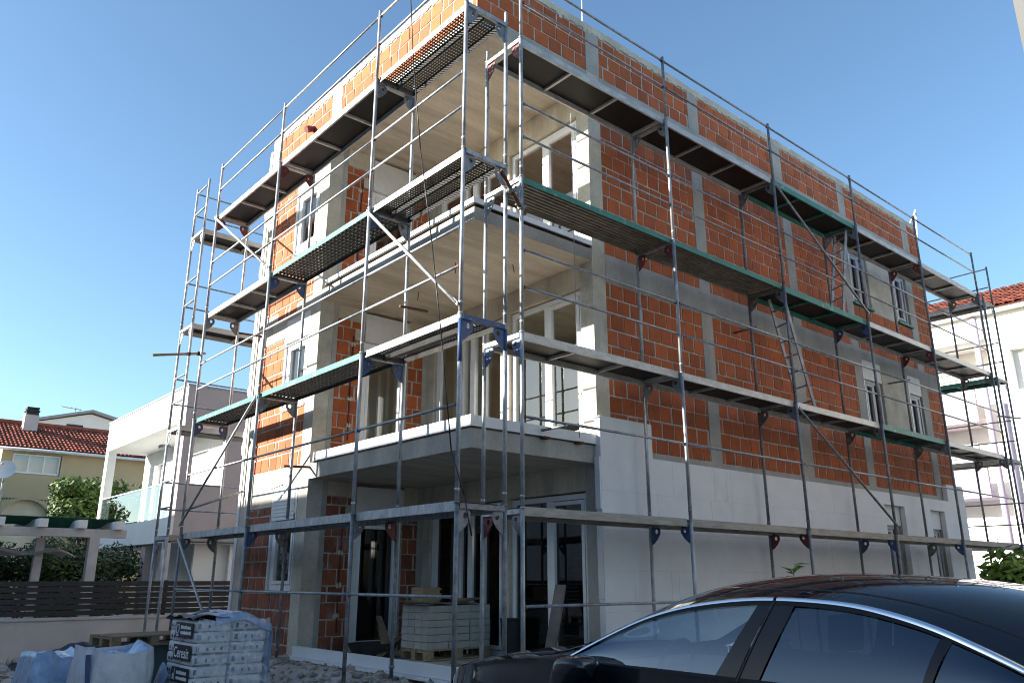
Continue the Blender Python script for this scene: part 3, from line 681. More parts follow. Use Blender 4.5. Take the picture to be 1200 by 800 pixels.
for j in (0,): rail(sr, (RX[j], RY, 1.22), (RX[j+1], RY, 1.22))
brace(sr, (RX[2]+.03, RY-.04, 8.10), (RX[3]-.03, RY-.04, 6.38), 'rail')
brace(sr, (RX[2]+.03, RY-.04, 4.12), (RX[3]-.03, RY-.04, 2.42), 'galvdark')
for x, z in ((7.0, 3.35), (11.6, 5.6), (17.4, 5.6)): b = MB(); b.tube((x, RI-.2, z), (x, Y0-.01, z), .02, 8); b.build('wall_tie', M['galvdark'], sr)

# ---------- return scaffolds round both far corners
def ret(par, axis, a, c0, c1, top, edges):
    """a: positions along; c0 outer line, c1 inner line"""
    for j, q in enumerate(a):
        po, pi = ((q, c0), (q, c1)) if axis == 'x' else ((c0, q), (c1, q))
        for k, z in enumerate(LZ): frame(par, po, pi, z, z-2 if k else .25, ('galvdark', 'galvdark'), pole='galv' if axis == 'x' else 'galvdark')
        jack(par, *po); jack(par, *pi); pole_top(par, *po, 8.25, top, 'galv' if axis == 'x' else 'galvdark')
        if j == 0 and axis == 'x': pole_top(par, *pi, 8.25, top)
    for k, z in enumerate(LZ):
        for q, t in zip(a, a[1:]):
            deck(par, q+.035, t-.035, c0+(.03 if c1 > c0 else -.03), c1-(.03 if c1 > c0 else -.03), z+.01, axis, 'ply', edges[k])
            for dz in (1.0, .5):
                rail(par, (q, c0, z+dz) if axis == 'x' else (c0, q, z+dz), (t, c0, z+dz) if axis == 'x' else (c0, t, z+dz), hooks=False)
        q = a[0]
        if axis == 'x':
            for dz in (1.0, .5): rail(par, (q, c0, z+dz), (q, c1, z+dz), hooks=False)
s3 = thing('scaffold', (5.0, 15.5, 0), 'short end section of scaffold turning the far left corner, standing out against the sky', 'scaffold', 'scaffold sections round the building')
ret(s3, 'x', [4.92, 7.9], 15.90, 15.25, 9.34, ['board']*4)
s4 = thing('scaffold', (21.8, 6.8, 0), 'end section of scaffold past the far right corner, in front of the white flats', 'scaffold', 'scaffold sections round the building')
ret(s4, 'y', [6.75, 9.75], 22.1, 21.45, 9.30, ['alu', 'alu', 'green', 'alu'])
b = MB(); b.tube((22.13, 6.6, 5.28), (21.4, 6.85, 5.28), .024, 8); b.build('coupled_tube', M['galvdark'], s4)

# ---------- ladders, cable
def ladder(p0, p1, across, w, label, name='ladder'):
    p0, p1, ac = Vector(p0), Vector(p1), Vector(across).normalized()
    t = thing(name, p0, label, 'ladder', 'access ladders between the decks'); L_ = (p1-p0).length; d = (p1-p0)/L_
    for s in (-1, 1):
        b = MB(); b.bar(p0+ac*s*w/2, p1+ac*s*w/2, .025, .055, up=tuple(d.cross(ac))); b.build('ladder_rail', M['galv'], t)
    for k in range(int(L_/.28)):
        b = MB(); c = p0+d*(.16+k*.28); b.tube(c-ac*w/2, c+ac*w/2, .014, 8); b.build('rung', M['galv'], t)
ladder((12.75, 7.0, 4.27), (12.05, 7.0, 6.22), (0.35, .94, 0), .36, 'aluminium ladder leaning from the second deck up to a green-edged deck, mid right side')
ladder((14.2, 7.0, 6.27), (14.75, 7.0, 8.20), (0.45, .9, 0), .36, 'aluminium ladder on the third deck reaching the highest deck, near the narrow windows')
b = MB(); ps = [(4.84, 7.78, 9.3), (4.83, 7.60, 7.93), (4.83, 7.36, 6.55), (4.83, 7.07, 5.29), (4.83, 6.80, 3.96), (4.84, 6.60, 2.75), (4.86, 6.40, 2.30), (4.9, 6.32, 1.9)]
b.path(ps, .008, 6); tag(b.build('cable', M['black']), 'thin black cable hanging down past the decks near the front corner of the scaffold', 'cable')
b = MB(); b.path([(7.55, 7.45, 8.2), (7.56, 7.45, 5.0), (7.58, 7.46, 3.3)], .006, 6); tag(b.build('cord', M['grey']), 'thin grey cord hanging straight down before the corner loggias', 'cord')
# ================================================================== GROUND, SKY, NEIGHBOURS
def smooth(t): t = max(0, min(1, t)); return t*t*(3-2*t)
from mathutils import noise as mnoise
def gh(x, y):
    h = .30*smooth((x-4.75)/.75)*smooth((y-6.9)/.7)*smooth((15.2-y)/1.2)*smooth((12-x)/3)
    n = mnoise.noise((x*1.3, y*1.3, 0))*.05+mnoise.noise((x*4, y*4, 3))*.025+mnoise.noise((x*11, y*11, 5))*.012
    near = smooth((x+6)/3)*smooth((y-5.5)/2)*smooth((24-y)/4)*smooth((12-x)/3)
    m = .18*math.exp(-((x-5.25)**2/.25+(y-12.6)**2/1.2))+.12*math.exp(-((x-5.3)**2/.15+(y-9.4)**2/3))
    return h+m+n*near
b = MB()
xs = [-300, -80, -30, -12]+[-6+.12*k for k in range(151)]+[14, 20, 30, 60, 120, 300]
ys = [-300, -60, -20, 0, 3]+[5+.12*k for k in range(134)]+[22, 25, 30, 45, 90, 300]
idx = {}
for i, x in enumerate(xs):
    for j, y in enumerate(ys): idx[i, j] = len(b.v); b.v.append((x, y, gh(x, y)))
for i in range(len(xs)-1):
    for j in range(len(ys)-1): b.f.append((idx[i, j], idx[i+1, j], idx[i+1, j+1], idx[i, j+1])); b.m.append(0); b.t.append(.5); b.sm.append(True)
structure(b.build('ground', M['dirt'], base=(0, 0, 0)))
# street the car stands on: an asphalt sheet just above the soil
M['asphalt'] = pm('asphalt', (.055, .055, .058), .9, var=.3, scale=2, bump=.5, bscale=80)
b = MB(); b.box(-6, 6.2, -60, 4.9, -.05, .012); structure(b.build('road', M['asphalt'], base=(0, 0, 0)))
# rubble: countless chips of stone and mortar
b = MB()
for k in range(900):
    x = rnd.gauss(5.1, .5) if k < 520 else rnd.uniform(1.5, 5.5); y = rnd.uniform(7.0, 13.6) if k < 520 else rnd.uniform(7, 18)
    if 3.2 < x < 4.7 and 8.8 < y < 9.9: continue
    r = abs(rnd.gauss(.0, .035))+.012; b.ball((x, y, gh(x, y)+r*.3), r, 6, 0, (rnd.uniform(.7, 1.3), rnd.uniform(.7, 1.3), rnd.uniform(.4, .8)), .25, rnd)
o = b.build('rubble', M['stone'], base=(0, 0, 0)); o['kind'] = 'stuff'; o['label'] = 'grey stone and mortar rubble strewn along the foot of the building'

# ---------- dark slat fence on a low rendered wall
wl = MB(); wl.box(-9, 12.5, 18.42, 18.62, -.1, .72); wl.box(-9.03, 12.53, 18.39, 18.65, .722, .77)
tag(wl.build('garden_wall', M['wallrender']), 'low pinkish-beige rendered garden wall carrying the dark fence', 'wall')
fe = thing('slat_fence', (2, 18.5, .77), 'dark brown horizontal slat fence on top of the low rendered wall', 'fence')
b = MB()
for k in range(6): b.box(-9, 12.5, 18.50, 18.525, .80+k*.112, .895+k*.112)
b.build('slat_panel', M['slat'], fe)
for k in range(12): b = MB(); b.box(-8.6+k*1.83, -8.53+k*1.83, 18.528, 18.59, .77, 1.475); b.build('post', M['slat'], fe)

# ---------- white modern house with terrace
HX, HY, HE, BX = 7.2, 22.0, 29.6, 8.5
h = thing('white_house', (HX, HY, 0), 'white flat-roofed modern house with a glass-railed upper terrace, behind the fence', 'house')
b = MB(); b.box(HX, 19, HY-.0, HE, 5.62, 6.58); b.build('roof', M['render_white'], h)
b = MB(); b.box(HX-.03, 19.03, HY-.03, HE+.03, 6.583, 6.63); b.build('roof_edge', M['grey'], h)
b = MB(); b.box(HX-.06, 19, HY, HE+.2, 2.42, 3.06); b.build('terrace_slab', M['render_white'], h)
b = MB(); b.box(HX+.27, HX+.30, HY-.004, HY+.2, 3.06, 3.9)
slab_holes(b, (HX+.01, HY-.003, 2.40), MX, MZ, -MY, 11.9, 4.17, .25, [(.30, 1.18, 1.52, 3.12)]); b.build('side_wall', M['render_pink'], h)
for y0, y1 in ((HY+.26, HY+.6), (HE-.32, HE)):
    b = MB(); b.box(HX, HX+.26, y0, y1, 3.062, 5.618); b.build('column', M['render_white'], h)
b = MB(); slab_holes(b, (BX, HY+.26, 3.062), MY, MZ, -MX, HE-HY-.26, 2.555, .25, [(1.4, 3.4, 0, 2.1), (5.0, 5.9, 0, 2.1)]); b.build('terrace_wall', M['render_white'], h)
b = MB(); b.box(BX+.12, BX+.16, HY+1.7, HY+3.6, 3.07, 5.15); b.build('terrace_door', M['white'], h); b = MB(); b.box(BX+.12, BX+.16, HY+5.3, HY+6.1, 3.07, 5.15); b.build('terrace_door', M['white'], h)
b = MB(); b.box(BX+.3, 19, HY+.3, HE-.1, 3.07, 5.6); b.box(BX+.4, 19, HY+.3, HE-.1, .0, 2.41); b.build('inner_wall', M['render_white'], h)
b = MB(); b.box(HX+.9, HX+1.15, 26.6, 27.0, 5.53, 5.617); b.build('ceiling_lamp', M['grey'], h)
b = MB(); b.face([(HX+.02, HY+.62, 3.10), (HX+.02, HE-.34, 3.10), (HX+.02, HE-.34, 4.0), (HX+.02, HY+.62, 4.0)]); bg = b.build('glass_balustrade', M['balglass'], h)
b = MB(); b.box(HX, HX+.04, HY+.61, HE-.33, 4.0, 4.035)
for k in range(5): y = HY+1.9+k*1.2; b.box(HX+.03, HX+.04, y, y+.015, 3.1, 4.0)
b.build('handrail', M['galv'], bg)
for y in (24.2, 27.9): b = MB(); b.box(HX+.05, HX+.4, y, y+.4, 0, 2.418); b.build('column', M['render_pink'], h)
b = MB(); b.box(8.0, 9.6, HY+.5, HY+.6, 0, 2.41); b.build('ground_panel', M['render_white'], h)
b = MB(); blocks(b, (9.6, HY+.4, 0), MX, 2.2, 2.4, -MY, course=.08, pitch=.26); b.build('stone_wall', [M['stone'], M['mortar']], h)

# ---------- pergola and its green cloth, before the white house
p = thing('pergola', (3.5, 20, 0), 'pale post-and-beam pergola rising above the dark slat fence', 'pergola')
for x, y, w in ((4.87, 20.0, .2), (3.99, 20.9, .17), (1.6, 20.0, .2), (7.0, 22.0-.3, .17)): b = MB(); b.box(x-w/2, x+w/2, y-w/2, y+w/2, 0, 2.38); b.build('post', M['canvas'], p)
b = MB(); b.box(.5, 5.52, 19.92, 20.08, 2.382, 2.56); b.build('beam', M['canvas'], p)
for x in (1.4, 2.2, 2.98, 3.78, 4.55, 5.32): b = MB(); b.box(x-.09, x+.09, 19.75, 22.6, 2.563, 2.74); b.build('rafter', M['render_white'], p)
b = MB(); b.grid(lambda u, v: (1+u*4.4, 20.15+v*2.4, 2.80-.28*math.sin(math.pi*v)+.12*math.sin(u*14)*math.sin(math.pi*v)+.1*v), 30, 10); tag(b.build('shade_cloth', M['shade']), 'green shade cloth sagging over the pergola beams', 'shade cloth')
b = MB(); b.grid(lambda u, v: (2.6+u*2.1, 20.6+v*1.3, 2.18-.16*(2*u-1)**2+.08*math.sin(u*9)-.10*(2*v-1)**2), 20, 8)
tag(b.build('parasol_canopy', M['canvas']), 'pale sagging parasol canopy under the pergola', 'parasol')

# ---------- ochre house with tiled roof, and the grey gabled house behind it
YS = 42.
y_ = thing('ochre_house', (9, YS, 0), 'ochre rendered house with red tiled roof and wide three-pane window', 'house')
b = MB(); slab_holes(b, (5.95, YS, 0), MX, MZ, -MY, 12, 7.15, .4, [(.42, 2.42, 6.05, 6.98), (.3, 2.3, 1.2, 4.95)]); b.box(5.95, 17.95, YS+.41, YS+8, 0, 7.15); b.build('wall', M['yellow'], y_)
b = MB(); b.box(5.95+.3, 8.25, YS+.36, YS+.405, 1.2, 4.95); b.build('porch_wall', M['plaster'], y_)
b = MB()
for k in range(17):
    t0, t1 = math.pi*k/17, math.pi*(k+1)/17; c = lambda t: (7.25-1.0*math.cos(t), 3.92+1.0*math.sin(t))
    (xa, za), (xb, zb_) = c(t0), c(t1); b.obox((xa, YS-.02, za), (xb-xa, 0, zb_-za), (0, .35, 0), (0, 0, max(.02, 4.98-max(za, zb_))))
b.build('arch_spandrel', M['yellow'], y_)
b = MB()
def roof(mb, x0, x1, y0, z0, y1, z1, n, r=.09):
    for k in range(n):
        xa = x0+(x1-x0)*k/n; w = (x1-x0)/n; sg = Vector((0, y1-y0, z1-z0)); L_ = sg.length; rows = max(3, int(L_/.38))
        for q in range(rows):
            s0, s1 = Vector((0, y0, z0))+sg*(q/rows), Vector((0, y0, z0))+sg*((q+1)/rows)
            tn = rnd.random()
            for a in range(4):
                t0, t1 = math.pi*a/4, math.pi*(a+1)/4
                f = lambda t, s_, up: (xa+w*.5-w*.5*math.cos(t), s_.y, s_.z+math.sin(t)*r+up)
                mb.face([f(t0, s0, .03), f(t1, s0, .03), f(t1, s1, 0), f(t0, s1, 0)], 0, tn)
    mb.face([(x0, y0, z0), (x1, y0, z0), (x1, y1, z1), (x0, y1, z1)], 0, .2)
M['rooftile2'] = pm('barrel_tile', (.36, .10, .055), .85, var=.2, scale=3, bump=.2, tone=.45)
roof(b, 5.6, 13.4, YS-.45, 7.12, YS+3.6, 8.85, 44); b.build('tiled_roof', M['rooftile2'], y_)
b = MB(); b.box(5.6, 14, YS+3.4, YS+3.8, 8.78, 8.98); b.box(5.58, 5.72, YS-.45, YS-.3, 7.0, 7.12); b.build('ridge', M['rooftile'], y_)
b = MB(); b.tube((5.6, YS-.5, 7.08), (13.4, YS-.5, 7.08), .07, 8); b.build('gutter', M['box'], y_)
b = MB(); b.box(6.95, 7.55, YS+2.3, YS+2.8, 7.9, 9.15); b.build('chimney', M['wallrender'], y_)
b = MB()
for k in range(3): b.box(6.98-.03*(k % 2), 7.52+.03*(k % 2), YS+2.27, YS+2.83, 9.16+k*.14, 9.24+k*.14)
b.box(7.0, 7.5, YS+2.35, YS+2.75, 9.15, 9.5); b.build('chimney_cap', M['dark'], y_)
wo, P = wunit(y_, 'window', (6.40, YS+.1, 6.08), MX, -MY, 1.94, .88, [(.62, .07), (1.25, .07)], frame=.07, glassmat='glass')
b = MB(); b.box(6.4, 8.3, YS+.3, YS+.35, 6.1, 6.92); b.build('blind', M['render_white'], wo)
g_ = thing('grey_house', (14, 62, 0), 'pale grey gabled house behind the tiled roof, only its top showing', 'house')
b = MB(); X = [9.6, 13.4, 17.6]
b.face([(9.6, 60, 0), (17.6, 60, 0), (17.6, 60, 11.4), (13.3, 60, 12.35), (9.6, 60, 11.3)]); b.face([(17.6, 68, 0), (9.6, 68, 0), (9.6, 68, 11.3), (13.3, 68, 12.35), (17.6, 68, 11.4)])
b.face([(9.6, 68, 0), (9.6, 60, 0), (9.6, 60, 11.3), (9.6, 68, 11.3)]); b.face([(17.6, 60, 0), (17.6, 68, 0), (17.6, 68, 11.4), (17.6, 60, 11.4)]); b.build('wall', M['render_white'], g_)
b = MB(); b.obox((9.2, 59.6, 11.24), (4.1, 0, 1.2), (0, 8.8, 0), (0, 0, .16)); b.obox((13.3, 59.6, 12.44), (4.7, 0, -1.06), (0, 8.8, 0), (0, 0, .16)); b.build('roof', M['grey'], g_)
b = MB(); b.box(11.9, 12.9, 59.93, 60.05, 10.9, 11.5); b.build('window', M['dark'], g_)
b = MB(); b.tube((12.9, 63, 12.3), (12.9, 63, 13.3), .03, 6); b.tube((11.9, 63, 13.2), (13.3, 63, 13.1), .03, 6)
for k in range(5): b.tube((12.0+k*.28, 62.6, 13.19-.02*k), (12.0+k*.28, 63.4, 13.19-.02*k), .018, 5)
b.build('aerial', M['grey'], g_)
d = thing('satellite_dish', (4.0, 29.5, 4.9), 'white satellite dish on a short mast at the left edge, before the ochre house', 'satellite dish')
b = MB(); c0 = Vector((4.35, 29.5, 4.74)); ax = Vector((-.35, -.9, .35)).normalized(); u = ax.orthogonal().normalized(); v = ax.cross(u)
b.grid(lambda r, t: c0+(u*math.cos(t*2*math.pi)+v*math.sin(t*2*math.pi))*r*.31+ax*(.13*r*r), 8, 24); b.build('reflector', M['render_white'], d)
b = MB(); b.tube(c0-ax*.05, c0+Vector((0, .1, -.35)), .03, 8); b.tube((4.35, 29.6, 4.39), (4.35, 29.6, 0), .03, 8); b.build('mast', M['grey'], d)
b = MB(); b.tube(c0+v*-.4, c0+ax*.5, .012, 6); b.ball(c0+ax*.5, .04, 8); b.build('feed_arm', M['grey'], d)

# ---------- white flats with balconies on the right, behind the far scaffold
f = thing('white_flats', (33, 8, 0), 'white block of flats with pink and lilac balconies and red tiled roof, far right', 'building')
b = MB(); slab_holes(b, (32, -6, 0), MY, MZ, -MX, 16.25, 10.95, .3, [(14.6, 15.5, 8.0, 9.5), (12.2, 13.4, 5.0, 6.6), (12.2, 13.4, 2.0, 3.6)]); b.box(32.31, 44, -6, 10.24, 0, 10.95); b.build('wall', M['render_white'], f)
b = MB(); b.box(33.6, 44, 10.25, 22, 0, 10.95); b.build('recessed_wall', M['render_white'], f)
b = MB(); b.box(31.9, 33.6, 10.252, 22, 10.05, 10.95); b.box(31.6, 44.4, -6.4, 22.4, 10.952, 11.1); b.build('eave', M['render_white'], f)
for z0, z1, mt in ((7.05, 8.45, 'pinkp'), (4.3, 5.5, 'lilac')):
    b = MB(); b.box(32.0, 32.15, 10.9, 22, z0, z1); b.box(32.15, 33.598, 10.9, 22, z0, z0+.2); bp_ = b.build('balcony', M[mt], f)
    b = MB()
    for k in range(2): b.tube((32.07, 10.95, z1+.25+.25*k), (32.07, 22, z1+.25+.25*k), .02, 6)
    for k in range(8): b.tube((32.07, 11+k*1.5, z1), (32.07, 11+k*1.5, z1+.5), .02, 6)
    b.build('railing', M['galv'], bp_)
b = MB(); b.box(32.0, 32.2, 10.9, 22, 0, 2.2); b.build('garden_parapet', M['render_white'], f)
for y, z in ((11.5, 7.2), (11.6, 4.6), (11.5, 1.0), (13, 7.2)):
    b = MB(); b.box(33.54, 33.598, y, y+.9, z, z+2.0); b.build('shutter_door', M['box'], f)
b = MB(); b.tube((31.9, 10.5, 0), (31.9, 10.5, 10.9), .11, 10); b.tube((31.88, 10.0, 0), (31.88, 10.0, 7.6), .06, 8); b.build('drainpipe', M['lilac'], f)
b = MB()
def froof(mb):
    n = 90; y0, y1 = -6.4, 22.4
    for k in range(n):
        ya = y0+(y1-y0)*k/n; w = (y1-y0)/n; run = min(6.2, (y1-ya)*1.05) if ya > y1-6 else 6.2; rows = max(2, int(run/.55)); tn0 = rnd.random()
        for q in range(rows):
            u0, u1 = run*q/rows, run*(q+1)/rows
            tn = rnd.random()
            for a in range(3):
                t0, t1 = math.pi*a/3, math.pi*(a+1)/3; F = lambda t, u_, up: (31.5+u_, ya+w*.5-w*.5*math.cos(t), 11.05+u_*.42+.09*math.sin(t)+up)
                mb.face([F(t0, u0, .03), F(t0, u1, 0), F(t1, u1, 0), F(t1, u0, .03)], 0, tn)
    mb.face([(31.5, y0, 11.06), (37.7, y0, 13.64), (37.7, y1-6, 13.64), (31.5, y1, 11.06)], 0, .3)
froof(b); b.build('tiled_roof', M['rooftile2'], f)

# ---------- houses outside the frame that the picture needs: one shades the lower storeys, one edge enters top right
n_ = thing('row_house', (-13, 20, 0), 'plain rendered house row across the lane, throwing the long evening shadow', 'house')
SD = Vector((-1, .6, .37))
def caster(y0, y1, top, x1=-8.0):
    b = MB(); b.box(-18, x1, y0, y1, 0, top); b.build('wall', M['rowrender'], n_)
    b = MB(); b.box(-18.2, x1+.12, y0+.002, y1-.002, top, top+.12); b.build('roof_slab', M['grey'], n_)
D = X0+8.0
caster(11.5+.6*D, 30.6, 2.75+.37*D-.12); caster(30.61, 60, 3.1+.37*15.2-.12); caster(-14, 11.5+.6*D-.01, 3.27+.37*D-.12)
e_ = thing('rendered_house', (12, -3, 0), 'pale rendered house whose corner shows as a strip at the top right edge', 'house')
b = MB(); b.box(9.05, 20, -12, 1.97, 0, 9.5); b.build('wall', M['grey'], e_)
b = MB(); b.box(9.0, 9.6, 1.2, 2.02, 0, 9.497); b.build('shaded_corner_box', M['strip'], e_)  # added box, its dark grey paints the corner as if shaded
b = MB(); b.box(8.7, 20.3, -12.3, 1.98, 9.5, 9.65); b.build('roof_slab', M['grey'], e_)

# ---------- vegetation
def leaves(mb, n, centre, rad, size, rg, sq=1.):
    """leaf blades scattered through a blob's volume, denser near its skin"""
    c = Vector(centre)
    for k in range(n):
        d = Vector((rg.gauss(0, 1), rg.gauss(0, 1), rg.gauss(0, 1))).normalized(); r = rg.random()**.45
        p = c+Vector((d.x*rad[0], d.y*rad[1], d.z*rad[2]))*r
        a = Vector((rg.gauss(0, 1), rg.gauss(0, 1), rg.gauss(0, .6))).normalized(); bb = a.cross(d+Vector((0, 0, .3))).normalized(); s = size*rg.uniform(.6, 1.4)
        mb.face([p-a*s, p-bb*s*.42, p+a*s, p+bb*s*.42], 0, rg.random())
def tree(name, base, label, blobs, leafmat, size, n, cat='tree', trunk=.12, seed=1, group=None):
    rg = random.Random(seed); t = thing(name, base, label, cat, group); bs = Vector(base)
    b = MB()
    for c, r in blobs: leaves(b, int(n*max(r)**2), c, r, size, rg)
    b.build('crown', M[leafmat], t)
    b = MB(); b.tube(bs, bs+MZ*(blobs[0][0][2]-bs.z)*.7, trunk, 8, 0, trunk*.7)
    for c, r in blobs: b.tube(bs+MZ*(c[2]-bs.z)*.4, c, trunk*.5, 6, 0, trunk*.15)
    b.build('trunk', M['bark'], t)
    return t
def clump(cx, cy, cz, r, k, seed, flat=.8):
    rg = random.Random(seed); return [((cx+rg.uniform(-.7, .7)*r, cy+rg.uniform(-.7, .7)*r, cz+rg.uniform(-.5, .6)*r), (r*rg.uniform(.4, .7), r*rg.uniform(.4, .7), r*flat*rg.uniform(.4, .7))) for _ in range(k)]
tree('broadleaf_tree', (7.45, 31.5, 0), 'green bushy tree between the ochre house and the white house', clump(7.45, 31.5, 3.95, 1.15, 12, 5), 'leaf', .085, 1500, seed=3)
tree('broadleaf_tree', (9.4, 37, 0), 'green tree seen through the open terrace of the white house', clump(9.3, 37, 4.3, 1.7, 9, 8), 'leaf', .11, 700, seed=4)
for k, (x, y) in enumerate(((.5, 23.6), (2.6, 23.8), (4.4, 24.2), (6.2, 25.2))):
    tree('shrub', (x, y, 0), ('dense dark shrub behind the fence, at the left edge', 'dark shrub behind the pergola, left of its front post', 'dark shrub with light gaps behind the pergola front post', 'dark shrub in the shade under the white terrace')[k], clump(x, y, 1.35, 1.35, 9, 20+k), 'leafdark', .065, 1500, 'shrub', .07, 30+k, 'dark shrubs behind the slat fence')
tree('laurel_bush', (13.2, 4.4, 0), 'bright green bush behind the car roof at the right edge', clump(14.6, 4.8, 1.40, .62, 9, 50, .75), 'leaflight', .10, 900, 'bush', .04, 51)
w = thing('young_weed', (10.1, 6.0, 0), 'single young plant with pointed leaves sticking up behind the car roof', 'plant')
b = MB(); b.tube((10.1, 6.0, .0), (10.1, 6.0, 1.62), .012, 6, 0, .006); b.build('stem', M['leaf'], w)
b = MB(); rg = random.Random(5)
for k in range(26):
    a = rg.uniform(0, 6.28); z = 1.2+.5*rg.random(); l = rg.uniform(.18, .32); d = Vector((math.cos(a), math.sin(a), rg.uniform(-.15, .5))).normalized(); sd = d.cross(MZ).normalized()
    p = Vector((10.1, 6.0, z)); b.face([p, p+d*l*.45+sd*l*.15, p+d*l-MZ*.04, p+d*l*.45-sd*l*.15], 0, rg.random())
b.build('leaf_blades', M['leaflight'], w)
b = MB(); rg = random.Random(9)
for k in range(900):
    x = rg.uniform(-3, 7); y = 18.35-abs(rg.gauss(0, .12)); 
    if rg.random() > .35+.65*math.sin(x*2.1)**2: continue
    a = rg.uniform(0, 6.28); hh = rg.uniform(.04, .16); p = Vector((x, y, gh(x, y))); s_ = Vector((math.cos(a), math.sin(a), 0))*.008
    b.face([p-s_, p+s_, p+Vector((rg.gauss(0, .04), rg.gauss(0, .04), hh))], 0, rg.random())
o = b.build('grass', M['leaf'], base=(0, 18.3, 0)); o['kind'] = 'stuff'; o['label'] = 'sparse tufts of grass along the foot of the garden wall'
# ================================================================== BUILDING MATERIALS LYING ABOUT
ORD = ['bottom', 'second', 'third', 'fourth', 'fifth', 'sixth', 'seventh', 'eighth', 'ninth']
def pallet(label, x0, y0, z0, lx=1.2, ly=.8, rot=0., grp=None, mat='woodpale'):
    """euro pallet: three runners of blocks, cross boards and deck boards"""
    t = thing('wooden_pallet', (x0+lx/2, y0+ly/2, z0), label, 'pallet', grp)
    ca, sa = math.cos(rot), math.sin(rot); cx, cy = x0+lx/2, y0+ly/2
    U, V = Vector((ca, sa, 0)), Vector((-sa, ca, 0)); P = lambda u, v, z: Vector((cx, cy, z0))+U*(u-lx/2)+V*(v-ly/2)+MZ*z
    b = MB()
    for u in (0, lx/2-.06, lx-.12):
        for v in (0, ly/2-.05, ly-.1): b.obox(P(u, v, .022), U*.12, V*.1, MZ*.078)
    b.build('block', M[mat], t)
    b = MB()
    for v in (0, ly/2-.05, ly-.1): b.obox(P(0, v, 0), U*lx, V*.1, MZ*.02); 
    for u in (0, lx/2-.06, lx-.12): b.obox(P(u, 0, .102), U*.12, V*ly, MZ*.02)
    b.build('runner_board', M[mat], t)
    b = MB()
    for k in range(5): b.obox(P(0, (ly-.11)*k/4, .124), U*lx, V*.11, MZ*.02)
    b.build('deck_board', M[mat], t)
    return t, P
def softbag(mb, x0, x1, y0, y1, z0, z1, rg, m=0):
    """filled paper bag: pillow with rounded edges, slightly irregular"""
    cx, cy, cz = (x0+x1)/2, (y0+y1)/2, (z0+z1)/2; a, b_, c = (x1-x0)/2, (y1-y0)/2, (z1-z0)/2; ph = rg.uniform(0, 6)
    def sgn(v, p): return math.copysign(abs(v)**p, v)
    def fn(u, v):
        th = math.pi*(u-.5); t = 2*math.pi*v; ct = sgn(math.cos(th), .15); w = 1+.02*math.sin(5*t+ph)*math.cos(th)
        return (cx+a*ct*sgn(math.cos(t), .22)*w, cy+b_*ct*sgn(math.sin(t), .22)*w, cz+c*sgn(math.sin(th), .26))
    mb.grid(fn, 10, 28, m, True, True)
def textmesh(s, name, mat, parent, loc, right, up, size, extrude=.001):
    cu = bpy.data.curves.new('lettering', 'FONT'); cu.body = s; cu.size = size; cu.extrude = extrude; cu.align_x = 'CENTER'; cu.align_y = 'CENTER'; cu.offset = size*.004
    o = bpy.data.objects.new('lettering', cu); COL.objects.link(o); bpy.context.view_layer.update()
    me = bpy.data.meshes.new_from_object(o.evaluated_get(bpy.context.evaluated_depsgraph_get())); bpy.data.objects.remove(o)
    r, u = Vector(right).normalized(), Vector(up).normalized(); n = r.cross(u); off = Vector(loc)-origin(parent)
    me.transform(Matrix(((r.x, u.x, n.x, off.x), (r.y, u.y, n.y, off.y), (r.z, u.z, n.z, off.z), (0, 0, 0, 1))))
    me.materials.clear(); me.materials.append(mat); me.name = name
    q = bpy.data.objects.new(name, me); COL.objects.link(q); q.parent = parent; return q

# ---- bagged mortar on its pallet, near left
BX0, BY0 = 3.30, 8.98
pallet('wooden pallet loaded with white mortar bags, at the bottom left', BX0-.02, BY0, .02, .86, .8, grp='wooden pallets on the building site')
rg = random.Random(11); zb = .17; hb_ = .113
for col in range(2):
    for lay in range(8):
        x0 = BX0+.0+col*.40; x1 = x0+.395
        j = rg.uniform(-.012, .012); z = zb+lay*hb_-(0.02 if col == 2 and lay > 5 else 0)
        for row in range(2):
            ya, yb = (BY0+.0, BY0+.395) if row == 0 else (BY0+.405, BY0+.80)
            b = MB(); softbag(b, x0+j, x1+j, ya+j*.5, yb+j*.5, z, z+hb_-.002, rg)
            where = ('left', 'right')[col]; rw = 'front' if row == 0 else 'rear'
            o = b.build('mortar_bag', M['bag'])
            tag(o, f'white mortar bag, {ORD[lay]} layer, {where} column of the {rw} row on the bag pallet', 'bag', 'white bags stacked on the pallet')
            if row == 0:
                d = MB()
                for q in range(3 if rg.random() < .8 else 1): d.box(x0+.14+q*.075+j, x0+.160+q*.075+j, ya+j*.5-.004, ya+j*.5+.01, z+.036, z+.068)
                d.box(x0+.03+j, x0+.06+j, ya+j*.5-.003, ya+j*.5+.01, z+.03, z+.08)
                if rg.random() < .5: d.box(x0+.02+j, x1-.02+j, ya+j*.5-.002, ya+j*.5+.01, z+.004, z+.016)
                d.build('printed_mark', M['print'], o)
            if col == 0:
                d = MB()
                d.box(x0+j-.003, x0+j+.01, yb-.12, yb-.09, z+.03, z+.06)
                if row: d.box(x0+j-.003, x0+j+.01, yb-.20, yb-.17, z+.03, z+.06)
                d.build('printed_mark', M['print'], o)
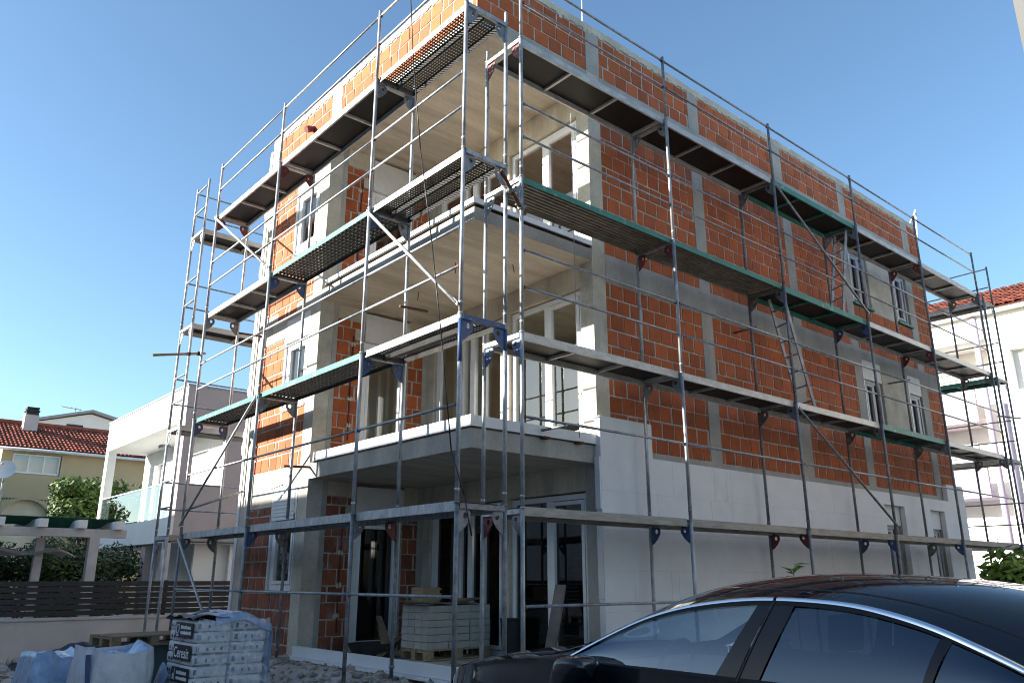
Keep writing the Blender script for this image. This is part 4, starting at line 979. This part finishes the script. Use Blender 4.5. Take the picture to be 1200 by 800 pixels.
# printed face panels on the bag ends, two layers high
for q, kind in enumerate(('rows', 'word', 'rows2', 'rows')):
    zc = 1.035-.065-q*.226+.0; lay = max(0, min(7, int((zc-zb)/hb_))); yc = BY0+.29
    b = MB(); b.grid(lambda u, v: (BX0-.022-.004*math.sin(math.pi*u), yc+.25-.5*u, zc-.076+.152*v), 6, 3, 0, True)
    b.v = [(p[0], p[1], p[2]) for p in b.v]
    b.box(BX0-.0225, BX0-.012, yc-.25, yc+.25, zc-.076, zc+.076)
    host = b.build('printed_panel', M['label'], base=(BX0-.02, yc, zc-.09))
    tag(host, {'rows': 'black printed panel with a round emblem on the uppermost bags of the pallet', 'word': 'black printed panel with big white lettering on the bag pallet', 'rows2': 'black printed panel with two lines of small print, below the big lettering'}[kind] if q < 3 else 'black printed panel lowest on the bag pallet, partly cut off', 'label')
    if kind == 'word': textmesh('Ceresit', 'lettering', M['textwhite'], host, (BX0-.0275, yc, zc-.005), (0, -1, 0), (0, 0, 1), .15)
    else:
        d = MB(); x = BX0-.0275
        if kind == 'rows':
            for k in range(14):
                t0, t1 = 2*math.pi*k/14, 2*math.pi*(k+1)/14
                d.bar((x, yc+.165-.045*math.cos(t0), zc+.01+.05*math.sin(t0)), (x, yc+.165-.045*math.cos(t1), zc+.01+.05*math.sin(t1)), .003, .016, up=(1, 0, 0))
            d.box(x, x+.002, yc+.13, yc+.20, zc-.064, zc-.050)
            d.build('emblem', M['textwhite'], host); d = MB()
        for r_, zz in enumerate((.025, -.03)):
            y = yc+.08
            while y > yc-.21:
                w_ = rg.uniform(.018, .034); d.box(x, x+.002, y-w_, y, zz+zc-.012, zz+zc+.018+rg.uniform(-.004, .006)); y -= w_+.009
        if kind == 'rows2': d.box(x, x+.002, yc+.14, yc+.15, zc-.06, zc+.06); d.box(x, x+.002, yc+.17, yc+.20, zc-.05, zc+.01)
        d.build('fine_print', M['textwhite'], host)
b = MB()     # film: black sheet on top at the left, blue film pulled over the right end
def drape(u, v):
    x = BX0-.05+u*.40; y = BY0-.02+v*.86
    return (x, y, 1.085+.03*math.sin(u*5+v*3)+.015*math.sin(v*17)+.05*u)
b.grid(drape, 14, 14); tag(b.build('black_sheet', M['tarp']), 'black plastic sheet lying on top of the stacked mortar bags', 'plastic sheet')
b = MB()
def film(u, v):
    s_ = u*1.35; x = BX0+.20+min(s_, .62); z = 1.11+.04*math.sin(u*6.2)-.08*smooth((s_-.3)/.32)
    if s_ > .62: z -= (s_-.62)*1.05; x += .02+.02*math.sin(v*9+u*5)
    y = BY0-.03+v*.88; z += .012*math.sin(v*21+u*8)
    if v < .03: z -= .09; y -= .005
    return (x, y, z)
b.grid(film, 30, 24); tag(b.build('blue_film', M['film']), 'blue stretch film slumped over the right end of the bag stack', 'plastic film')
b = MB()
def wrap(u, v):
    x = BX0+.02+.80*u; z = .16+.92*v
    return (x, BY0-.024-.014*math.sin(u*13+v*4)*math.sin(v*9)-.008*math.sin(v*50+u*6), z+.01*math.sin(u*20))
b.grid(wrap, 40, 40); tag(b.build('clear_film', M['clear']), 'clear crinkled stretch film over the long side of the bag stack', 'plastic film')
b = MB()
def film2(u, v): return (BX0-.05-.07*math.sin(math.pi*u)*(.7+.2*math.sin(v*5)), BY0+.55+.35*v, .12+.5*u*(1-.25*(2*v-1)**2))
b.grid(film2, 14, 14); tag(b.build('blue_film', M['film']), 'blue film bulging from the lower left side of the bag pallet', 'plastic film')
# ---- woven big bag, blue bundle, black tarpaulin, spare pallet on a dark crate
t = thing('big_bag', (2.75, 9.8, 0), 'greyish-white woven big bag with folded-over top, bottom left foreground', 'bag')
b = MB()
def bb(u, v):
    a = 2*math.pi*v; c, s_ = math.cos(a), math.sin(a); q = .44*(1+.35*max(0, .3-u))*(1 if u < .75 else 1-.25*(u-.75)); f_ = lambda w: math.copysign(abs(w)**.45, w)
    k = 1+.05*math.sin(a*5+u*4)+.03*math.sin(a*11)
    return (2.72+q*f_(c)*k*.80, 9.75+q*f_(s_)*k*.85, u*.80+.04*math.sin(a*2+1)*u+.012*math.sin(a*5)*u)
b.grid(bb, 16, 48); b.build('sack', M['bigbag'], t)
b = MB()
def bb2(u, v): x, y, z = bb(.97, v); k = u; return (2.72+(x-2.72)*(1-k*.98), 9.75+(y-9.75)*(1-k*.98), z-.10*math.sin(k*2.2)+.02*math.sin(v*25+k*8))
b.grid(bb2, 8, 48); b.build('folded_top', M['film'], t)
b = MB(); b.bar((2.45, 9.40, .05), (2.40, 9.42, .76), .10, .012, up=(1, .2, 0)); b.build('printed_strip', M['blue'], t)
b = MB(); b.grid(lambda u, v: (2.0+.62*u, 10.2+.9*v, .70+.05*math.sin(u*5+v*2)-.62*(max(0, .16-u)/.16)**.6-.6*(max(0, .14-v)/.14)**.7+.02*math.sin(u*19)), 26, 26)
tag(b.build('blue_bundle', M['film']), 'pale blue film-wrapped bundle beside the big bag, at the bottom left edge', 'bundle')
b = MB(); b.grid(lambda u, v: (3.1+1.9*u, 16.2+1.3*v, gh(3.1+1.9*u, 16.2+1.3*v)+(.30*math.sin(math.pi*u)**.7*math.sin(math.pi*v)**.7)*(1+.35*math.sin(u*9+v*5))+.02*math.sin(u*31)*math.sin(v*23)), 44, 30)
tag(b.build('black_tarpaulin', M['tarp']), 'crumpled black tarpaulin on the ground before the garden wall', 'tarpaulin')
b = MB(); b.box(3.55, 4.5, 12.75, 13.6, .03, .55); b.box(3.5, 4.55, 12.7, 13.65, .551, .585); b.box(3.52, 3.56, 12.9, 13.5, .1, .5)
tag(b.build('dark_crate', M['curtain']), 'dark green crate carrying a spare pallet behind the big bag', 'crate')
pallet('empty pale wooden pallet lying on the dark crate behind the big bag', 3.42, 12.6, .59, rot=.12, grp='wooden pallets on the building site', mat='wood')

# ---- pale cartons on a pallet in the ground-floor loggia
CX, CY = 6.84, 9.80
pallet('wooden pallet under the pale cartons in the ground-floor loggia', CX, CY, .405, 1.14, .68, grp='wooden pallets on the building site', mat='woodpale')
rg = random.Random(21); zb = .552; ch = .098
for lay in range(6):
    for i in range(3):
        for j in range(2):
            w = .37; d_ = .325; x = CX+.01+i*(w+.006)+rg.uniform(-.006, .006); y = CY+.01+j*(d_+.007)+rg.uniform(-.006, .006); z = zb+lay*ch
            b = MB(); b.box(x, x+w, y, y+d_, z, z+ch-.006)
            o = b.build('pale_carton', M['block'])
            tag(o, f'pale carton, {ORD[lay]} layer, {("left", "middle", "right")[i]} of three, {("near", "far")[j]} row on the loggia pallet', 'carton', 'pale cartons stacked in the loggia')
            m_ = MB(); q = rg.random()
            if q < .7: m_.box(x+.03, x+w-.03-.1*rg.random(), y-.002, y+.004, z+ch-.014, z+ch-.007)
            m_.box(x-.002, x+.004, y+d_*.48, y+d_*.50, z+.004, z+ch-.008); m_.build('tape_edge', M['grey'], o)
b = MB(); b.grid(lambda u, v: (CX-.06+1.0*u, CY-.03+.7*v, zb+6*ch+.006+.02*math.sin(u*7+v*3)**2-.05*max(0, .12-u)), 16, 10); tag(b.build('cardboard_sheet', M['card']), 'grey cardboard sheet lying on the pale cartons', 'cardboard')
b = MB(); b.box(6.95, 7.25, 10.1, 10.4, zb+6*ch+.035, zb+6*ch+.24); b.box(6.97, 7.23, 10.095, 10.1, zb+6*ch+.05, zb+6*ch+.22)
for z in (.06, .13, .2): b.box(6.93, 7.27, 10.085, 10.095, zb+6*ch+z, zb+6*ch+z+.03)
tag(b.build('wooden_crate', M['woodpale']), 'small brown wooden crate standing on top of the pale cartons', 'crate')
b = MB()
for k in range(5): b.bar((7.3+.05*k, 9.85+.04*k, zb+6*ch+.03+.012*k), (7.8+.03*k, 10.1-.05*k, zb+6*ch+.04+.012*k), .05, .014)
tag(b.build('wood_offcuts', M['wood']), 'thin wood offcuts lying on the cardboard over the cartons', 'offcuts')
b = MB()
tub = lambda u, v: (6.55+(.20+.10*u)*math.cos(v*6.283)*1.35, 10.75+(.20+.10*u)*math.sin(v*6.283), .41+.2*u)
b.grid(tub, 5, 24); b.grid(lambda u, v: (6.55+.22*u*math.cos(v*6.283)*1.3, 10.75+.22*u*math.sin(v*6.283), .52), 3, 24); tag(b.build('mixing_tub', M['dark']), 'grey builder\'s tub with mortar remains on the loggia floor', 'tub')
b = MB()
for p, q in (((6.75, 10.55, .45), (6.9, 11.2, .95)), ((6.6, 10.5, .55), (7.0, 11.3, .8)), ((6.4, 10.4, .42), (7.1, 10.9, .66)), ((6.85, 10.75, .42), (6.9, 11.1, .7))): b.bar(p, q, .09, .02)
tag(b.build('scrap_boards', M['wood']), 'heap of scrap boards leaning by the loggia doorway', 'boards')
b = MB(); b.bar((7.72, 8.28, .41), (7.96, 8.26, 1.42), .20, .025, up=(1, 0, 0)); tag(b.build('leaning_plank', M['card']), 'dark grey plank leaning against the glazed door at the right end of the loggia', 'plank')
b = MB(); b.grid(lambda u, v: (8.0+(.13+.03*u)*math.cos(v*6.283), 9.35+(.13+.03*u)*math.sin(v*6.283), .41+.52*u), 4, 20); b.tube((8.0, 9.35, .93), (8.0, 9.35, .95), .17, 20)
tag(b.build('bin', M['dark']), 'dark plastic bin beside the stacked cartons', 'bin')
b = MB()
for k in range(14): b.box(6.2+.1*k+rnd.uniform(0, .03), 6.27+.1*k, 8.6+rnd.uniform(-.5, .5), 8.9+rnd.uniform(-.2, .5), .4, .41+rnd.uniform(0, .01))
o = b.build('floor_debris', M['card']); o['kind'] = 'stuff'; o['label'] = 'scraps of board and dust on the loggia floor'

# ================================================================== THE DARK CAR
car = thing('parked_car', (4.75, 2.8, 0), 'glossy black saloon with bright window trim, parked in the foreground at the bottom right', 'car')
SC, CAMP = .92, Vector((0, 0, 1.5))
CXL = 5.15                                     # centre line before scaling
def T_(p): return CAMP+(Vector(p)-CAMP)*SC
def lerp(pts, y):
    pts = sorted(pts)
    if y <= pts[0][0]: return pts[0][1]
    for k in range(len(pts)-1):
        (a, va), (c, vc) = pts[k], pts[k+1]
        if y <= c:
            # monotone-ish Catmull-Rom
            vp = pts[k-1] if k else (a-(c-a), 2*va-vc); vn = pts[k+2] if k+2 < len(pts) else (c+(c-a), 2*vc-va)
            t = (y-a)/(c-a); m0 = (vc-vp[1])/(c-vp[0])*(c-a); m1 = (vn[1]-va)/(vn[0]-a)*(c-a)
            return (2*t**3-3*t**2+1)*va+(t**3-2*t**2+t)*m0+(-2*t**3+3*t**2)*vc+(t**3-t**2)*m1
    return pts[-1][1]
YU = [(1.12, .975), (1.3, 1.035), (1.47, 1.11), (1.64, 1.18), (1.83, 1.25), (2.03, 1.305), (2.26, 1.35), (2.51, 1.372), (2.81, 1.378), (3.08, 1.362), (3.41, 1.315), (3.69, 1.24), (3.98, 1.12), (4.3, .965)]
ZB = [(.05, .90), (.6, .955), (1.12, .97), (2.5, .935), (4.3, .958), (4.8, .935), (5.3, .875), (5.75, .79), (6.1, .66)]      # shoulder / belt height
ZC = [(.05, 1.03), (.35, 1.09), (.6, 1.15), (1.0, 1.30), (1.4, 1.415), (1.9, 1.495), (2.6, 1.535), (3.15, 1.505), (3.5, 1.44), (3.9, 1.30), (4.3, 1.14), (4.58, 1.03), (4.75, 1.0), (5.3, .945), (5.8, .84), (6.1, .70)]
def plan(y): return 1.01-(max(0, y-4.9)/1.2)**2.2*.36-(max(0, 1.0-y)/.95)**2*.17
def belt(y): return CXL-plan(y)+.045
def zu(y): return max(lerp(YU, y), lerp(ZB, y)) if 1.12 <= y <= 4.3 else lerp(ZB, y)
def xu(y): return belt(y)+.50*(zu(y)-lerp(ZB, y))
def side(y, s): z0 = lerp(ZB, y); z1 = zu(y); z = z0+(z1-z0)*s; return (belt(y)+.50*(z-z0)-.012*math.sin(math.pi*s), y, z)
def top(y, t):
    x0, z0 = xu(y), zu(y); zc = lerp(ZC, y)
    return (x0+(CXL-x0)*t, y, z0+(zc-z0)*(1-(1-t)**2.7))
def low(y, w):      # w 0 at the sill .. 1 at the belt
    b_ = belt(y); f = plan(y); z = .16+(lerp(ZB, y)-.16)*w
    x = b_-.045*math.sin(math.pi*min(1, w*1.05))**.8-.0+.09*max(0, .25-w)/.25*1.0
    if y > 5.2: x += .10*(1-w)*((y-5.2)/.9)**2*-0+.0
    return (x, y, z)
def mir(p): return (2*CXL-p[0], p[1], p[2])
def patch(name, mat, fn, nu, nv, parent, both=True, mats=None):
    for s in ((0, 1) if both else (0,)):
        b = MB(); g = (lambda u, v: T_(mir(fn(u, v)))) if s else (lambda u, v: T_(fn(u, v)))
        b.grid(g, nu, nv, 0, True, bool(s)); o = b.build(name, mats or M[mat], parent)
    return o
def Y(a, c): return lambda u: a+(c-a)*u
arches = ((4.98, .40), (1.32, .40))
# body sides, cut away round the wheels; door skins separate with a shut gap
def sidestrip(a, c):
    def fn(u, v):
        y = a+(c-a)*u; w0 = 0
        for ya, r in arches:
            if abs(y-ya) < r: w0 = max(w0, (math.sqrt(r*r-(y-ya)**2)*1.02-.16+.22)/(lerp(ZB, y)-.16))
        return low(y, w0+(1-w0)*v)
    return fn
parts_b = MB()
def addpatch(mb, fn, nu, nv, both=True):
    for s in ((0, 1) if both else (0,)):
        g = (lambda u, v: T_(mir(fn(u, v)))) if s else (lambda u, v: T_(fn(u, v)))
        mb.grid(g, nu, nv, 0, True, bool(s))
for a, c, n in ((.05, 1.72, 40), (4.32, 6.1, 44)): addpatch(parts_b, sidestrip(a, c), n, 12)
addpatch(parts_b, lambda u, v: top(.05+.45*u, v), 10, 16)                       # boot lid
addpatch(parts_b, lambda u, v: top(4.62+1.48*u, v), 30, 18)                     # bonnet
addpatch(parts_b, lambda u, v: top(.5+4.12*u, v*.13), 60, 3)                    # roof rails and pillars
addpatch(parts_b, lambda u, v: top(1.35+2.1*u, .13+.87*v), 36, 16)              # roof skin
addpatch(parts_b, lambda u, v: (low(.05, 1-v)[0]+(CXL-low(.05, 1-v)[0])*u, .05-.05*math.sin(math.pi*v)*math.cos(u*1.5), low(.05, 1-v)[2]+(lerp(ZC, .05)-.9)*(1-(1-u)**2.7)*(1-v)), 10, 10)
addpatch(parts_b, lambda u, v: (low(6.1, 1-v)[0]+(CXL-low(6.1, 1-v)[0])*u, 6.1+.10*math.sin(math.pi*v)*1+.10*math.sin(u*math.pi/2), low(6.1, 1-v)[2]+(lerp(ZC, 6.1)-.66)*(1-(1-u)**2.7)*(1-v)), 12, 10)
addpatch(parts_b, lambda u, v: (low(.1+5.9*u, 0)[0]*(1-v)+CXL*v, .1+5.9*u, .16), 30, 3)
body = parts_b.build('body', M['paint'], car)
for sname, yy, rr in (('wheel', *arches[0]), ('wheel', *arches[1])):
    for s in (0, 1):
        xo = CXL-.995 if not s else CXL+.995; sg = 1 if not s else -1
        b = MB(); n = 28; R, r2, wd = .36, .24, .22
        for q in ((R, xo+sg*.02, R, xo+sg*.20), (R, xo+sg*.02, r2, xo+sg*.0), (R, xo+sg*.20, r2, xo+sg*.22)):
            for k in range(n):
                t0, t1 = 2*math.pi*k/n, 2*math.pi*(k+1)/n; zc_ = .23
                pt = lambda rad, x, t: T_((x, yy+rad*math.cos(t), zc_+rad*math.sin(t)))
                b.face([pt(q[0], q[1], t0), pt(q[0], q[1], t1), pt(q[2], q[3], t1), pt(q[2], q[3], t0)], 0, .5, True)
        wh = b.build('wheel', M['rubber'], car)
        b = MB(); b.tube(T_((xo+sg*.05, yy, .23)), T_((xo+sg*.15, yy, .23)), .235*SC, 28); b.tube(T_((xo+sg*.01, yy, .23)), T_((xo+sg*.06, yy, .23)), .06*SC, 16)
        for k in range(5):
            t = 2*math.pi*k/5; b.bar(T_((xo+sg*.03, yy, .23)), T_((xo+sg*.035, yy+.22*math.cos(t), .23+.22*math.sin(t))), .07*SC, .03*SC, 0, (1, 0, 0))
        b.build('rim', M['galv'], wh)
for a, c in ((2.905, 4.312), (1.728, 2.893)):
    for s in (0, 1):
        fn = sidestrip(a, c); b = MB(); b.grid((lambda u, v: T_(mir(fn(u, v)))) if s else (lambda u, v: T_(fn(u, v))), 24, 12, 0, True, bool(s))
        dr = b.build('door', M['paint'], car)
        yh = a+.18; p = Vector(low(yh, .80)); b = MB(); q = [T_(mir(v_)) if s else T_(v_) for v_ in ((p.x-.03, yh, p.z), (p.x-.03, yh+.2, p.z))]; b.bar(q[0], q[1], .03, .028); b.build('handle', M['paint'], dr)
# glass
def yb(a_b, a_t): return lambda s: a_b+(a_t-a_b)*s
def win(e0, e1, s0=.03, s1=.955, off=.004):
    def fn(u, v):
        s = s0+(s1-s0)*v; y = e0(s)+(e1(s)-e0(s))*u; p = side(y, s); return (p[0]+off, p[1], p[2])
    return fn
patch('side_window', 'carglass', win(yb(3.06, 2.84), yb(4.20, 4.20)), 40, 12, car)
patch('side_window', 'cartint', win(yb(1.90, 1.80), yb(2.78, 2.62)), 30, 12, car)
patch('side_window', 'cartint', win(yb(1.24, 1.24), yb(1.85, 1.745)), 20, 12, car)
patch('pillar', 'pillar', win(yb(2.925, 2.762), yb(3.068, 2.848), 0, .985, -.006), 4, 12, car)
patch('pillar', 'pillar', win(yb(2.775, 2.612), yb(2.912, 2.75), 0, .985, -.006), 4, 12, car)
patch('pillar', 'pillar', win(yb(1.852, 1.748), yb(1.895, 1.795), 0, .985, -.006), 3, 12, car)
patch('seal', 'rubber', lambda u, v: (lambda p: (p[0]-.007, p[1], p[2]))(side(1.14+3.14*u, .94+.06*v)), 70, 2, car)
patch('seal', 'rubber', lambda u, v: (lambda p: (p[0]-.007, p[1], p[2]))(side(1.14+3.14*u, .0+.05*v)), 60, 2, car)
def trimf(a, c):
    def fn(u, v):
        y = a+(c-a)*u; p = top(y, 0); q = top(y, .04); d = Vector((q[0]-p[0], 0, q[2]-p[2]));
        if d.length < 1e-5: d = Vector((.02, 0, .02))
        d = d.normalized(); n = Vector((-d.z, 0, d.x)); w = .042
        k = Vector(p)+d*(w*(v-.2))+n*(.004+.009*math.sin(math.pi*v)); return tuple(k)
    return fn
patch('window_trim', 'chrome', trimf(2.765, 4.27), 60, 6, car); patch('window_trim', 'chrome', trimf(1.14, 2.745), 60, 6, car)
patch('windscreen', 'carglass', lambda u, v: top(3.45+1.17*u, .13+.87*v), 24, 16, car)
patch('rear_window', 'cartint', lambda u, v: top(.5+.85*u, .13+.87*v), 20, 16, car)
def strip(pts, w, h):
    b = MB()
    for p, q in zip(pts, pts[1:]): b.bar(T_(p), T_(q), w, h, 0, (-1, 0, .3))
    b.build('shut_line', M['black'], car)
strip([(side(2.752+.155*(1-s), s)[0]-.008, 2.752+.155*(1-s), side(2.752+.155*(1-s), s)[2]) for s in (0, .25, .5, .75, 1)], .010, .006)
strip([(low(2.899, w)[0]-.001, 2.899, low(2.899, w)[2]) for w in (.1, .3, .5, .7, .9, 1)], .008, .006)
strip([top(4.62+.9*k/8, .20+.02*k/8) for k in range(9)], .008, .008)
strip([(lambda p: (p[0], p[1], p[2]+.001))(top(1.4+2.0*k/14, .17)) for k in range(15)], .006, .006)

# mirrors
for s in (0, 1):
    f_ = (lambda p: T_(mir(p))) if s else T_
    b = MB(); n = 14
    def shell(u, v):
        th = math.pi*u; ph = 2*math.pi*v; sg_ = lambda w, e: math.copysign(abs(w)**e, w)
        return f_((4.00-.14*sg_(math.cos(ph), .5)*sg_(math.sin(th), .5)-.02, 4.02+.13*sg_(math.cos(th), .8)-.03*sg_(math.sin(ph), .5), .895+.105*sg_(math.sin(ph), .5)*sg_(math.sin(th), .45)+.02*math.sin(th)))
    b.grid(shell, 16, 26, 0, True, bool(s)); b.tube(f_((4.08, 4.03, .90)), f_((4.20, 4.05, .93)), .03, 8)
    mi = b.build('wing_mirror', M['paint'], car)
    b = MB(); b.bar(f_((3.895, 4.06, .95)), f_((4.03, 4.11, .952)), .012, .008); b.build('indicator', M['chrome'], mi)
# lamps and cabin
for s in (0, 1):
    f_ = (lambda p: T_(mir(p))) if s else T_
    b = MB(); b.grid(lambda u, v: f_((lambda p: (p[0]-.004, p[1]+.004, p[2]+.004))(top(5.62+.40*u, .02+.20*v))), 12, 6, 0, True, bool(s)); b.build('headlight', M['pillar'], car)
    b = MB(); b.grid(lambda u, v: f_((lambda p: (p[0]-.004, p[1], p[2]))(low(.06+.3*u, .70+.22*v))), 6, 5, 0, True, bool(s)); b.build('tail_light', M['red'], car)
    b = MB(); xs_ = CXL-.42
    def rbox(x0, x1, y0, y1, z0, z1, lean=0.):
        n_b = MB(); softbag(n_b, x0, x1, y0, y1, z0, z1, random.Random(2))
        for v_ in range(len(n_b.v)): p = n_b.v[v_]; n_b.v[v_] = tuple(f_((p[0], p[1]-lean*(p[2]-z0), p[2])))
        b.extend(n_b)
    rbox(xs_-.25, xs_+.25, 2.75, 3.30, .42, .62); rbox(xs_-.24, xs_+.24, 2.62, 2.80, .58, 1.08, .22); rbox(xs_-.13, xs_+.13, 2.47, 2.57, 1.10, 1.30, .1)
    b.build('seat', M['cabin'], car)
    b = MB(); b.box(0, 0, 0, 0, 0, 0); b.v = []; b.f = []; b.m = []; b.t = []; b.sm = []
    rbox(xs_-.19, xs_+.19, 3.22, 3.40, 1.345, 1.37); b.build('sun_visor', M['cabin'], car)
b = MB()
for p in ((CXL-.85, CXL+.85, 4.0, 4.55, .55, .90), (CXL-.80, CXL+.80, 1.5, 2.1, .40, .60), (CXL-.78, CXL+.78, 1.25, 1.5, .55, 1.02)):
    q = MB(); softbag(q, *p, random.Random(3)); q.v = [tuple(T_(v_)) for v_ in q.v]; b.extend(q)
b.obox(T_((CXL-.86, .6, .30)), (1.72*SC, 0, 0), (0, 3.9*SC, 0), (0, 0, .03)); b.build('cabin_trim', M['cabin'], car)
b = MB(); c = Vector((CXL-.42, 3.78, .93))
for k in range(20):
    t0, t1 = 2*math.pi*k/20, 2*math.pi*(k+1)/20; g = lambda t: T_(c+Vector((math.cos(t)*.18, -math.sin(t)*.07, math.sin(t)*.165)))
    b.tube(g(t0), g(t1), .014, 6)
b.bar(T_(c-Vector((.17, 0, 0))), T_(c+Vector((.17, 0, 0))), .05, .02); b.build('steering_wheel', M['cabin'], car)
b = MB(); b.box(*(0,)*6) if False else None; b.obox(T_((CXL-.11, 3.50, 1.315)), (.22*SC, 0, 0), (0, .03, 0), (0, 0, .06)); b.build('rear_view_mirror', M['black'], car)

# ================================================================== CAMERA AND LIGHT
cd = bpy.data.cameras.new('Camera'); cam = bpy.data.objects.new('Camera', cd); COL.objects.link(cam)
cam.location = CAMP; cam.rotation_euler = (math.radians(90+16.5), 0, math.radians(49.4-90)); cd.sensor_width = 36; cd.lens = 938/1200*36
cd.clip_start = .05; cd.clip_end = 2000; scene.camera = cam
az = math.atan2(SD.x, SD.y); el = math.atan2(SD.z, math.hypot(SD.x, SD.y))
w = bpy.data.worlds.new('World'); scene.world = w; w.use_nodes = True; nt = w.node_tree
sky = nt.nodes.new('ShaderNodeTexSky'); sky.sky_type = 'NISHITA'; sky.sun_disc = False; sky.sun_elevation = el; sky.sun_rotation = az
sky.air_density = .9; sky.dust_density = .8; sky.ozone_density = 2.6; sky.altitude = 50
bg_ = nt.nodes['Background']; bg_.inputs[1].default_value = .10
tn = nt.nodes.new('ShaderNodeMix'); tn.data_type = 'RGBA'; tn.blend_type = 'MULTIPLY'; tn.inputs[0].default_value = 1; tn.inputs[7].default_value = (.83, .90, .87, 1)
nt.links.new(sky.outputs[0], tn.inputs[6]); nt.links.new(tn.outputs[2], bg_.inputs[0])
sd_ = bpy.data.lights.new('Sun', 'SUN'); sd_.energy = 5.0; sd_.angle = math.radians(.5); sd_.color = (1, .945, .86)
so = bpy.data.objects.new('Sun', sd_); COL.objects.link(so); so.rotation_euler = SD.to_track_quat('Z', 'Y').to_euler(); so.location = (-20, 12, 20)
scene.view_settings.view_transform = 'Standard'; scene.view_settings.look = 'None'; scene.view_settings.exposure = 1.8; scene.view_settings.gamma = 1
scene.cycles.filter_width = 1.05
scene.cycles.max_bounces = 8; scene.cycles.transparent_max_bounces = 16; scene.cycles.use_denoising = True
scene.render.film_transparent = False
